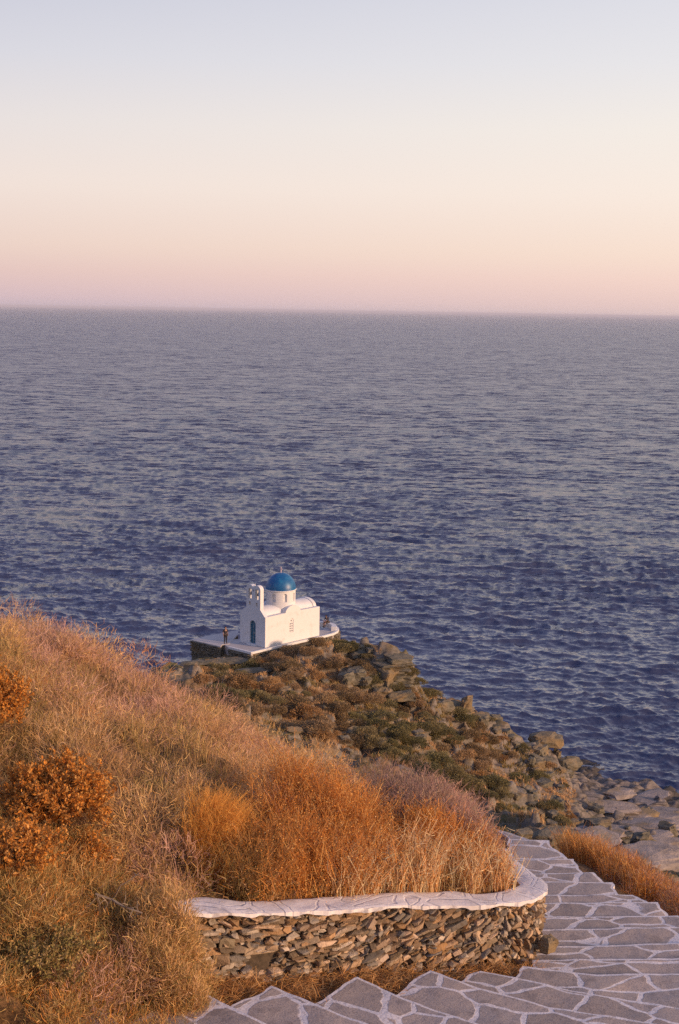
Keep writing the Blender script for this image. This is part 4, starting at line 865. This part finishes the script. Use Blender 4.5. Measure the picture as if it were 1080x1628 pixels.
def stalk_bush(name, label, spots, h, per, pal, width=.006, spread=.16, fleck=0, fpal=None, lean=(0, 0), cat='bush', group=None, wig=.0):
    """a clump of many stems rising from the ground over the given spots"""
    rng = np.random.default_rng(len(label) * 31 + len(spots)); acc = Acc(); S = np.array(spots, float)
    n = len(S); N_ = n * per; i = np.repeat(np.arange(n), per); hh = np.asarray(h if np.ndim(h) else np.full(n, h))[i] * rng.uniform(.55, 1.1, N_)
    a = rng.uniform(0, 6.283, N_); r = np.sqrt(rng.uniform(0, 1, N_)) * spread; x0 = S[i, 0] + r * np.cos(a); y0 = S[i, 1] + r * np.sin(a); z0 = gz(x0, y0) - .02
    lx = (np.cos(a) * .25 + rng.normal(0, .16, N_) + lean[0]) * hh; ly = (np.sin(a) * .25 + rng.normal(0, .16, N_) + lean[1]) * hh; p0 = np.stack([x0, y0, z0], -1)
    w1 = rng.normal(0, wig, (N_, 3)) * hh[:, None]
    P = np.stack([p0, p0 + np.stack([lx * .2, ly * .2, hh * .38], -1) + w1, p0 + np.stack([lx * .55, ly * .55, hh * .72], -1) - w1, p0 + np.stack([lx, ly, hh], -1)], 1)
    acc.add(*ribbons(P, rng.uniform(.6, 1.4, N_) * width, pick(rng, N_, pal), rng, .45))
    # side twigs
    m = N_ * 2; j = rng.integers(0, N_, m); t = rng.uniform(.3, 1, m); q = P[j, 1] * (1 - t)[:, None] + P[j, 3] * t[:, None]; d = unit(rng.normal(size=(m, 3)) + np.array([0, 0, .8])); L = rng.uniform(.05, .16, m)[:, None]
    acc.add(*ribbons(np.stack([q, q + d * L * .5, q + d * L + np.array([0, 0, .01])], 1), np.full(m, width * .7), pick(rng, m, pal), rng, .4))
    if fleck:
        m = N_ * fleck; j = rng.integers(0, N_, m); t = rng.uniform(.25, 1, m); q = P[j, 0] * (1 - t)[:, None] + P[j, 3] * t[:, None] + rng.normal(0, .025, (m, 3)); d = unit(rng.normal(size=(m, 3)) + np.array([0, 0, .5])); sz = rng.uniform(.014, .034, m)
        acc.add(*leaves(q, d, sz, sz * .45, pick(rng, m, fpal or pal), rng))
    c = S.mean(0); o = acc.build(name, M_PLANT, (c[0], c[1], float(gz(c[0], c[1])))); return tag(o, label, cat, group)
def behind_wall(px0, px1, d0, d1, n, rng):
    """spots behind the coping: px range along the wall, metres back from its inner edge"""
    out = []; 
    for _ in range(n):
        px = rng.uniform(px0, px1); k = int(np.interp(px, _px[:15], np.array([np.argmin(np.hypot(WL[:, 0] - q[0], WL[:, 1] - q[1])) for q in WOUT[:15]]))); d = rng.uniform(d0, d1)
        p = WL[k, :2] - np.array([0.02, -1.0]) * (.42 + d); out.append((p[0], p[1]))
    return [q for q in out if wall_dist(np.array([q[0]]), np.array([q[1]]))[0] > .42]
rb = np.random.default_rng(8)
stalk_bush('rust_bush', 'dense rust orange bush behind the middle of the whitewashed wall', behind_wall(405, 600, .12, 2.3, 110, rb), .85, 30, RUST + [(.42, .22, .08), (.30,.15,.06)], .007, .2, 14, RUST + ORANGE[:2] + [(.62,.36,.14)], wig=.10)
stalk_bush('rust_bush', 'tall rust bush standing above the straw stalks near the bend of the wall', behind_wall(590, 800, .7, 1.5, 80, rb), .66, 34, RUST, .007, .18, 10, RUST + ORANGE[:1], wig=.09)
SPOT = behind_wall(545, 815, .05, .85, 95, rb)
stalk_bush('straw_stalks', 'pale straw stalks along the whitewashed wall top near its bend', SPOT, rb.uniform(.42, .78, 400)[:len(SPOT)], 26, [(.58, .40, .22), (.62, .45, .27), (.48, .28, .13), (.44, .20, .06)], .010, .13, 3, [(.60, .42, .24), (.50, .24, .07)], cat='grass clump', wig=.03)
stalk_bush('brown_bush', 'dark brown twiggy bush between the golden tussock and the rust bush', behind_wall(385, 450, .12, 1.1, 34, rb), .72, 44, [(.20, .12, .05), (.26, .15, .06), (.16, .11, .04), (.32, .17, .06)], .006, .15, 1, OLIVE, wig=.07)
stalk_bush('golden_tussock', 'golden yellow grass tussock behind the left end of the white wall', [(p[0] + rb.normal(0, .16), p[1] + rb.uniform(-.1, .9)) for p in [bush_at(342, 1405, 0, 12, 24)] for _ in range(30)], .62, 75, GOLD, .005, .15, 0, None, (.22, -.1), 'grass clump')
acc = Acc()
def heath(label, pts, rr, hh, seed, pal=HEATH, per=620):
    rng = np.random.default_rng(seed); acc = Acc(); S = np.array(pts)
    cushions(acc, rng, S[:, 0], S[:, 1], np.full(len(S), rr) * rng.uniform(.8, 1.2, len(S)), np.full(len(S), hh) * rng.uniform(.85, 1.15, len(S)), lambda x, y, n: pick(rng, n, pal), per, .006, .11)
    c = S.mean(0); return tag(acc.build('heath_bush', M_PLANT, (c[0], c[1], float(gz(c[0], c[1])))), label, 'bush')
def spread_px(px0, px1, Y0, Y1, n, seed):
    r = np.random.default_rng(seed); o = []
    for _ in range(n): px = r.uniform(px0, px1); Yy = r.uniform(Y0, Y1); o.append(((px - 540) / FPX * Yy, Yy))
    return [q for q in o if wall_dist(np.array([q[0]]), np.array([q[1]]))[0] > .6]
heath('greyish purple twiggy bush rising behind the tall rust bush', spread_px(585, 715, 18.4, 19.8, 44, 3), .36, .98, 4)
heath('greyish purple bush leaning over the top of the steps at the bend', spread_px(705, 800, 18.0, 19.4, 44, 5), .34, .86, 6, HEATH + [(.40, .20, .14)])
heath('reddish heath bush overhanging the curved end of the wall', spread_px(775, 812, 17.4, 18.6, 18, 7), .26, .50, 8, HEATH + RUST[:2])
# bushes beyond the steps on the right
def right_spots(px0, px1, py0, py1, z0, z1, n, seed):
    r = np.random.default_rng(seed); o = []
    for _ in range(n):
        t = r.uniform(0, 1); px = px0 + (px1 - px0) * t; py = py0 + (py1 - py0) * t; p = atZ(px, py + r.uniform(-3, 12), z0 + (z1 - z0) * t); o.append((p[0] + r.uniform(.15, 1.2), p[1] + r.uniform(-.1, .9)))
    return o
stalk_bush('orange_grass', 'orange tufted grass on the slope beyond the top of the steps', right_spots(868, 965, 1352, 1410, 40.2, 40.6, 60, 1), .60, 50, STRAW[2:] + RUST + [(.30, .16, .07), (.24, .13, .06)], .007, .17, 1, RUST, cat='grass clump')
acc = Acc(); rr_ = np.random.default_rng(12); S = np.array(right_spots(955, 1120, 1395, 1462, 40.5, 41.0, 70, 2))
cushions(acc, rr_, S[:, 0] + .1, S[:, 1], np.full(len(S), .40), np.full(len(S), .66), lambda x, y, n: pick(rr_, n, RUST + HEATH + [(.34, .15, .07), (.28, .13, .06)]), 560, .007, .12)
c = S.mean(0); tag(acc.build('red_brown_bush', M_PLANT, (c[0], c[1], float(gz(c[0], c[1])))), 'wide red brown bush along the right side of the steps', 'bush')
# straw and litter at the foot of the wall
def litter(seed, spots, per, rad, label=None):
    rng = np.random.default_rng(seed); acc = Acc(); S = np.array(spots); n = len(S) * per; i = np.repeat(np.arange(len(S)), per)
    p = S[i] + np.c_[rng.normal(0, rad, n), rng.normal(0, rad, n)]; z = gz(p[:, 0], p[:, 1]) + rng.uniform(.0, .10, n); p0 = np.c_[p, z]
    d = unit(rng.normal(size=(n, 3)) * np.array([1, 1, .35]) + np.array([0, 0, .12])); L = rng.uniform(.06, .24, n)[:, None]
    acc.add(*ribbons(np.stack([p0, p0 + d * L * .5 + np.array([0, 0, .015]), p0 + d * L], 1), rng.uniform(.004, .010, n), pick(rng, n, [(.40, .22, .08), (.34, .17, .06), (.28, .15, .06), (.44, .27, .12)]), rng, .5)); return acc
foot = []
for px, py, zi in ((320, 1562, 42.5), (345, 1558, 42.5), (375, 1566, 42.45), (405, 1562, 42.4), (430, 1556, 42.35), (470, 1568, 42.3), (500, 1562, 42.3), (530, 1552, 42.25), (600, 1556, 42.2), (640, 1552, 42.15), (390, 1580, 42.4), (480, 1580, 42.35), (275, 1580, 42.55), (250, 1600, 42.6), (220, 1606, 42.65)):
    p = atZ(px, py, zi); foot.append((p[0], p[1]))
for px, py, zi in ((490, 1592, 42.3), (620, 1572, 42.2), (640, 1566, 42.2), (725, 1556, 42.1), (355, 1596, 42.45), (560, 1562, 42.25), (690, 1552, 42.1), (760, 1552, 42.0)):
    p = atZ(px, py, zi); foot.append((p[0], p[1]))
tag(litter(3, foot, 260, .13).build('straw_litter', M_PLANT), kind='stuff')
ft = [tuple(atZ(a, b, 42.0)[:2]) for a, b in ((775, 1535), (800, 1538), (825, 1532), (845, 1525), (860, 1520), (810, 1545))]
o = litter(4, ft, 420, .09).build('straw_tuft', M_PLANT, (*ft[2], 41.9)); tag(o, 'heap of dry orange straw at the foot of the wall bend', 'straw')
# grass spilling over the bare left end of the wall and the path's edge
def spill(X, Y): return inpoly(X, Y, [(-6.5, 7), (-3.0, 7.5), (-2.3, 11), (-1.75, 13.2), (-1.3, 14.55), (-1.62, 15.3), (-3.5, 16.2), (-6, 13)])
X, Y = scatter_in(3400, -6.5, -1, 7, 16.5, spill); n = len(X); acc = Acc()
cushions(acc, rg, X, Y, np.full(n, .22), np.full(n, .34), lambda x, y, m: np.where((rg.uniform(0, 1, m) < .38)[:, None], pick(rg, m, OLIVE), pick(rg, m, STRAW + RUST[:2])), 70, .0065, .12)
tufts(acc, rg, X[::2], Y[::2], mound_pal, np.full(len(X[::2]), .36), np.full(len(X[::2]), .2), 12, .0055, (.2, -.1))
tag(acc.build('bank_scrub', M_PLANT), kind='stuff')
rs = np.random.default_rng(15); S = np.array([tuple(atZ(px, py, 42.75)[:2]) for px, py in [(rs.uniform(225, 318), rs.uniform(1535, 1585)) for _ in range(34)]]); acc = Acc()
cushions(acc, rs, S[:, 0], S[:, 1], rs.uniform(.15, .28, len(S)), rs.uniform(.5, .98, len(S)) * sstep(-1.25, -1.7, S[:, 0]).clip(.35, 1), lambda x, y, n: np.where((rs.uniform(0, 1, n) < .3)[:, None], pick(rs, n, OLIVE), pick(rs, n, STRAW + TAN)), 700, .0065, .12)
c = S.mean(0); tag(acc.build('scrub_bush', M_PLANT, (c[0], c[1], float(gz(c[0], c[1])))), 'tan twiggy bush growing over the left end of the wall', 'bush')
# bare grey branch
def branch(label, px, py, seed, L0=.75):
    rng = np.random.default_rng(seed); p = bush_at(px, py); bm = bmesh.new(); me = bpy.data.meshes.new('bare_branch'); vs = [np.array([0, 0, -.1])]; es = []; rd = [.016]
    def grow(i, d, L, r, dep):
        p = vs[i]
        for k in range(3):
            d = unit(d + rng.normal(0, .22, 3)); p = p + d * L / 3; vs.append(p); rd.append(r * (1 - .2 * k)); es.append((i, len(vs) - 1)); i = len(vs) - 1
            if dep < 3 and rng.random() < .75: grow(i, unit(d + rng.normal(0, .7, 3) + np.array([0, 0, .2])), L * .55, r * .6, dep + 1)
    grow(0, unit(np.array([.25, -.35, .9])), L0, .014, 0)
    bm.free(); me.from_pydata([tuple(v) for v in vs], es, []); o = link('bare_branch', me, mat_plain('grey_dead_wood', (.27, .20, .14), .9)); o.location = p
    md = o.modifiers.new('skin', 'SKIN')
    for k, v in enumerate(me.skin_vertices[0].data): v.radius = (rd[k], rd[k])
    return tag(o, label, 'branch')
branch('bare grey branch sticking out below the orange bushes', 160, 1470, 5, 1.0); branch('pale crooked twig in front of the rust bush', 560, 1400, 13, .55)

# ------------------------------------------------------------------ rocks and shrubs of the headland
def rock_mesh(seed, flat=.6, n=26):
    rng = np.random.default_rng(seed); bm = bmesh.new(); q = rng.normal(size=(n, 3)); q /= np.linalg.norm(q, axis=1)[:, None]; q = np.sign(q) * np.abs(q) ** .7 * np.array([1, rng.uniform(.6, .9), flat])
    hull(bm, [tuple(v) for v in q]); bmesh.ops.triangulate(bm, faces=bm.faces[:]); bmesh.ops.subdivide_edges(bm, edges=bm.edges[:], cuts=2, use_grid_fill=True)
    for v in bm.verts:
        c = np.array(v.co); v.co = Vector(c * (1 + .10 * float(fbm(c[0] * 3 + seed, c[1] * 3 + c[2] * 5, seed, 2)))); v.co.z += .04 * round(c[2] * 6) / 6
    bmesh.ops.recalc_face_normals(bm, faces=bm.faces); me = bpy.data.meshes.new('rock'); bm.to_mesh(me); bm.free(); return me
M_BOULDER = mat_rock('boulder_stone', (0.07, 0.066, 0.046), (0.15, 0.133, 0.095), (0.26, 0.22, 0.165), 1.2); M_PALE = mat_rock('pale_shore_stone', (0.17, 0.145, 0.13), (0.28, 0.235, 0.21), (0.38, 0.315, 0.28), .7)
RM = [rock_mesh(k, f) for k, f in ((1, .6), (2, .45), (3, .8), (4, .35), (5, 1.0), (6, .55))]
for m in RM: m.materials.append(M_BOULDER)
def slab_mesh(seed):
    rng = np.random.default_rng(seed); bm = bmesh.new(); pts = []
    for sx in (-1, 1):
        for sy in (-1, 1):
            for sz in (-1, 1): pts.append(np.array([sx, sy, sz]) * rng.uniform(.62, 1.0, 3))
    for _ in range(16):
        q = rng.uniform(-1, 1, 3); k = rng.integers(2); q[k] = np.sign(q[k]) * rng.uniform(.85, 1.1); pts.append(q)
    hull(bm, [tuple(v) for v in pts]); bmesh.ops.triangulate(bm, faces=bm.faces[:]); bmesh.ops.subdivide_edges(bm, edges=bm.edges[:], cuts=3, use_grid_fill=True)
    for v in bm.verts:
        c = v.co; n = float(fbm(np.array(c.x * 2.5 + seed), np.array(c.y * 2.5 + c.z * 3), seed, 3)); v.co = c * (1 + .13 * n)
    me = bpy.data.meshes.new('rock_slab'); bmesh.ops.recalc_face_normals(bm, faces=bm.faces); bm.to_mesh(me); bm.free(); me.materials.append(M_BOULDER); return me
RA = [slab_mesh(200 + k) for k in range(6)]
RP = [rock_mesh(k, f) for k, f in ((11, .5), (12, .35), (13, .7))]
for m in RP: m.materials.append(M_PALE)
def place_rock(px, py, sx, sy, sz, rz, tilt=0.0, mesh=None, label=None, group=None, sink=.3, name='boulder'):
    p = hit(px, py)
    if p is None: return
    o = bpy.data.objects.new(name, mesh or (RM[:2] + RA)[int(px * 7 + py) % 8]); COL.objects.link(o); o.location = (p[0], p[1], p[2] + sz * .45 * (1 - sink * 2)); o.scale = (sx, sy, sz); o.rotation_euler = (tilt, tilt * .5, rz)
    tag(o, label, 'rock', group); return o
rk = np.random.default_rng(31)
# the square crag below the chapel: stacked slabs of one outcrop
CR = empty('rock_crag', tuple(atY(645, 1092, 131))); tag(CR, 'square layered crag with a sheer right side on the headland shoulder', 'rock')
def crag_part(name, px, py, Y, sx, sy, sz, rz, tilt, seed):
    p = atY(px, py, Y); me = rock_mesh(seed, .8, 14); me.materials.append(M_BOULDER); o = link(name, me, None, CR); o.location = tuple(p - np.array(CR.location)); o.scale = (sx, sy, sz); o.rotation_euler = (tilt, 0, rz)
rc = np.random.default_rng(6); yy = 1097.0
for k in range(7):                                           # strata of the crag, right ends in line
    t_ = rc.choice([.14, .22, .34]); hpx = t_ * 2 * 16.4; w = rc.uniform(1.0, 2.0); Yk = 133.2; right = 657 + rc.uniform(-7, 3)
    p = atY(right - w * 16.9, yy - hpx / 2, Yk); o = link('slab', slab_mesh(60 + k), None, CR); o.location = tuple(p - np.array(CR.location)); o.scale = (w, rc.uniform(1.0, 1.6), t_ * 1.35); o.rotation_euler = (rc.normal(0, .06), rc.normal(.06, .05), rc.uniform(-.3, .5)); yy -= hpx
for k, (px, py, Y, sx, sy, sz, rz, ti) in enumerate([(612, 1074, 132, 1.0, 1.0, .9, 1.0, .15), (606, 1102, 130.5, .9, .8, .6, .3, .2), (638, 1106, 130.5, 1.2, .9, .45, .2, -.1), (596, 1085, 131.5, .9, .9, .6, .5, .1)]):
    p = atY(px, py, Y); o = link('block', slab_mesh(90 + k), None, CR); o.location = tuple(p - np.array(CR.location)); o.scale = (sx, sy, sz); o.rotation_euler = (ti, 0, rz)
G1 = 'boulders scattered over the headland slope'; L1 = 'grey brown boulder half buried in the scrubby headland slope'
special = [(706, 1132, 1.1, .8, 1.0, .4, .3, 2, 'pointed grey boulder on the ridge right of the square crag'), (724, 1128, 1.3, .7, .8, 1.0, .5, 0, 'tilted slab boulder beside the pointed one on the ridge'), (742, 1136, .8, .9, 1.5, .2, .2, 4, 'upright jagged rock on the ridge skyline against the sea'), (765, 1144, 1.3, 1.0, .8, .8, .1, 1, 'broad rock just right of the upright ridge rock'),
           (1020, 1352, .9, .8, .9, .3, .2, 4, 'pale wedge shaped boulder above the red brown bush'), (868, 1190, 2.0, 1.5, 1.6, .2, .1, 5, 'dark knob of rock where the ridge meets the sea'), (905, 1222, 1.6, 1.2, 1.0, .5, .2, 2, 'low rock at the foot of the ridge by the shore')]
for px, py, sx, sy, sz, rz, ti, k, lab in special: place_rock(px, py, sx, sy, sz, rz, ti, RM[k], lab, None, .1)
def band(pts, n, jx, jy, s0, s1):
    P = np.array(pts, float); d = np.r_[0, np.cumsum(np.hypot(*np.diff(P, axis=0).T))]
    for _ in range(n):
        s = rk.uniform(0, d[-1]); px = np.interp(s, d, P[:, 0]) + rk.normal(0, jx); py = np.interp(s, d, P[:, 1]) + rk.normal(0, jy); q = rk.uniform(s0, s1) 
        place_rock(px, py, q * rk.uniform(.9, 1.7), q * rk.uniform(.7, 1.2), q * rk.uniform(.5, 1.1), rk.uniform(.2, 1.2), rk.uniform(-.25, .35), None, L1, G1)
band([(700, 1120), (770, 1148), (830, 1175), (880, 1205), (920, 1240)], 30, 9, 7, .2, .75)
band([(840, 1200), (860, 1250), (880, 1300), (900, 1335)], 34, 22, 14, .2, .75)
band([(420, 1075), (520, 1125), (600, 1160), (700, 1210)], 20, 30, 16, .15, .5)
band([(430, 1150), (520, 1170), (600, 1190)], 9, 20, 9, .2, .6)
band([(900, 1330), (960, 1300), (1000, 1330), (1060, 1370)], 18, 22, 16, .2, .7)
band([(560, 1035), (600, 1075), (560, 1090)], 14, 16, 10, .25, .8)
G2 = 'pale slabs along the shore'; L2 = 'pale pinkish slab lying on the rocky shore'
for _ in range(22):
    px = rk.uniform(930, 1080); py = 1225 + (px - 925) * .32 + rk.uniform(5, 120); q = rk.uniform(.5, 2.0); place_rock(px, py, q * 2.2, q * 1.3, q * .4, rk.uniform(0, 1), rk.uniform(-.1, .2), RP[rk.integers(3)], L2, G2, .45, 'shore_rock')
for px, py, sx, sy, sz, lab in ((302, 1043, .9, .6, .5, 'pale block below the far corner of the side terrace'), (368, 1052, 3.0, 1.5, .45, 'flat grey ledge in front of the chapel terrace'), (325, 1056, 2.6, 1.0, .35, 'long pinkish ledge below the side terrace'), (405, 1068, 2.2, 1.0, .4, 'grey ledge under the corner of the chapel terrace')):
    place_rock(px, py, sx, sy, sz, .35, .05, RP[1] if 'p' == lab[0] else RM[3], lab, None, .35, 'ledge_rock')
# loose stone at the end of the wall
p = atZ(872, 1512, 41.95); o = link('loose_stone', rock_mesh(77, .8)); o.data.materials.append(M_BOULDER); o.location = tuple(p + np.array([0, 0, .08])); o.scale = (.12, .14, .15); o.rotation_euler = (.3, .2, .5); tag(o, 'loose dark stone lying against the right end of the wall', 'rock')

def mat_shrub(name, stops):
    m, t, b, o = newmat(name); oi = t.nodes.new('ShaderNodeObjectInfo'); c = ramp(t, oi.outputs['Random'], stops); tn = attr(t, 'tint').outputs['Color']
    n = t.nodes.new('ShaderNodeMix'); n.data_type = 'RGBA'; n.blend_type = 'MULTIPLY'; n.inputs[0].default_value = 1.0; t.links.new(c, n.inputs[6]); t.links.new(tn, n.inputs[7]); t.links.new(n.outputs[2], b.inputs['Base Color']); setp(b, Roughness=.85); b.inputs['Specular IOR Level'].default_value = .1
    tr = t.nodes.new('ShaderNodeBsdfTranslucent'); t.links.new(n.outputs[2], tr.inputs[0]); mx = t.nodes.new('ShaderNodeMixShader'); mx.inputs[0].default_value = .3; t.links.new(b.outputs[0], mx.inputs[1]); t.links.new(tr.outputs[0], mx.inputs[2]); t.links.new(mx.outputs[0], o.inputs[0])
    return m
MS = {'olive': mat_shrub('olive_scrub', [(0, (.17, .15, .065)), (.5, (.24, .20, .09)), (1, (.30, .235, .115))]), 'brown': mat_shrub('brown_scrub', [(0, (.22, .155, .08)), (.5, (.32, .22, .115)), (1, (.40, .27, .15))]), 'rust': mat_shrub('rust_scrub', [(0, (.34, .19, .08)), (.6, (.42, .25, .11)), (1, (.46, .30, .15))])}
def shrub_mesh(kind, seed):
    rng = np.random.default_rng(seed); n = 2600; u = unit(rng.normal(size=(n, 3))); u[:, 2] = np.abs(u[:, 2]) * .9 - .1; q = rng.uniform(.45, 1, n) ** .6; lump = 1 + .25 * np.sin(u[:, 0] * 4 + seed) * np.sin(u[:, 1] * 5 + seed * 2)
    p = u * (q * lump)[:, None] * np.array([1, 1, .75]); d = unit(u + rng.normal(0, .7, (n, 3)) + np.array([0, 0, .4])); sz = rng.uniform(.07, .19, n); a = Acc()
    a.add(*leaves(p, d, sz, sz * .35, np.repeat(np.clip(1 + rng.normal(0, .28, (n, 1)), .4, 1.7), 3, 1), rng))
    return big_mesh('low_shrub', np.concatenate(a.v), np.concatenate(a.f), {'tint': np.concatenate(a.c)})
SM = {}
for kind in MS:
    SM[kind] = [shrub_mesh(kind, 3 + k) for k in range(4)]
    for m in SM[kind]: m.materials.append(MS[kind])
LAB = {'olive': 'low dull green cushion shrub on the headland slope', 'brown': 'low brown cushion shrub on the headland slope', 'rust': 'low rust orange cushion shrub on the headland slope'}
area = [(300, 1062), (350, 1056), (420, 1050), (480, 1030), (540, 1018), (590, 1025), (640, 1055), (690, 1105), (760, 1145), (830, 1185), (880, 1215), (915, 1262), (900, 1330), (830, 1310), (740, 1262), (640, 1215), (560, 1195), (480, 1175), (420, 1155), (380, 1130), (330, 1100)]
cnt = 0
for _ in range(1100):
    if cnt >= 290: break
    px, py = rk.uniform(300, 915), rk.uniform(1015, 1330)
    if not inpoly(np.array([px]), np.array([py]), area)[0]: continue
    if px > 790 and rk.random() < .75: continue
    p = hit(px, py, 60, 160, .4)
    if p is None: continue
    lx = (p - P0) @ AX; ly = (p - P0) @ AY
    if -2 < lx < LEN + 1.5 and -.9 < ly < WID + 1: continue
    v = float(fbm(np.array([p[0] / 5]), np.array([p[1] / 5]), 17, 2)[0]); kind = 'olive' if v > .12 else ('rust' if rk.random() < .3 else 'brown')
    o = bpy.data.objects.new('low_shrub', SM[kind][cnt % 4]); COL.objects.link(o); s = rk.uniform(.35, 1.05); o.location = (p[0], p[1], p[2] + .02); o.scale = (s * rk.uniform(.9, 1.5), s * rk.uniform(.9, 1.4), s * rk.uniform(.8, 1.15)); o.rotation_euler = (0, 0, rk.uniform(0, 6.28))
    tag(o, LAB[kind], 'shrub', {'olive': 'green cushion shrubs on the headland', 'brown': 'brown cushion shrubs on the headland', 'rust': 'rust cushion shrubs on the headland'}[kind]); cnt += 1
# short dry grass between them
acc = Acc(); X = rk.uniform(-22, 24, 24000); Y = rk.uniform(92, 150, 24000); Z = gz(X, Y); pxx, pyy = wpx(X, Y, Z); k = inpoly(pxx, pyy, area); lx = (X - P0[0]) * AX[0] + (Y - P0[1]) * AX[1]; ly = (X - P0[0]) * AY[0] + (Y - P0[1]) * AY[1]; k &= fbm(X / 3, Y / 3, 87, 2) > -.35; k &= ~((lx > -2) & (lx < LEN + 1.5) & (ly > -.9) & (ly < WID + 1)); X, Y = X[k], Y[k]; n = len(X)
tufts(acc, rk, X, Y, lambda x, y, m: np.where((fbm(x / 4, y / 4, 19, 2) > .1)[:, None], pick(rk, m, OLIVE), pick(rk, m, TAN + [(.40, .24, .10), (.30, .20, .09)])), np.full(n, .34), np.full(n, .3), 11, .04)
tag(acc.build('headland_grass', M_PLANT), kind='stuff')

# ------------------------------------------------------------------ sea air
hz, ht, hb, ho = newmat('sea_air'); ht.nodes.remove(hb); pv = ht.nodes.new('ShaderNodeVolumePrincipled'); pv.inputs['Density'].default_value = 4.5e-5; pv.inputs['Color'].default_value = (0.86, 0.86, 0.96, 1); pv.inputs['Anisotropy'].default_value = 0.0
ht.links.new(pv.outputs[0], ho.inputs['Volume'])
bm = bmesh.new(); add_box(bm, -190000, 190000, -190000, 190000, -14, 62); tag(bm_obj('haze', bm, hz), kind='stuff')
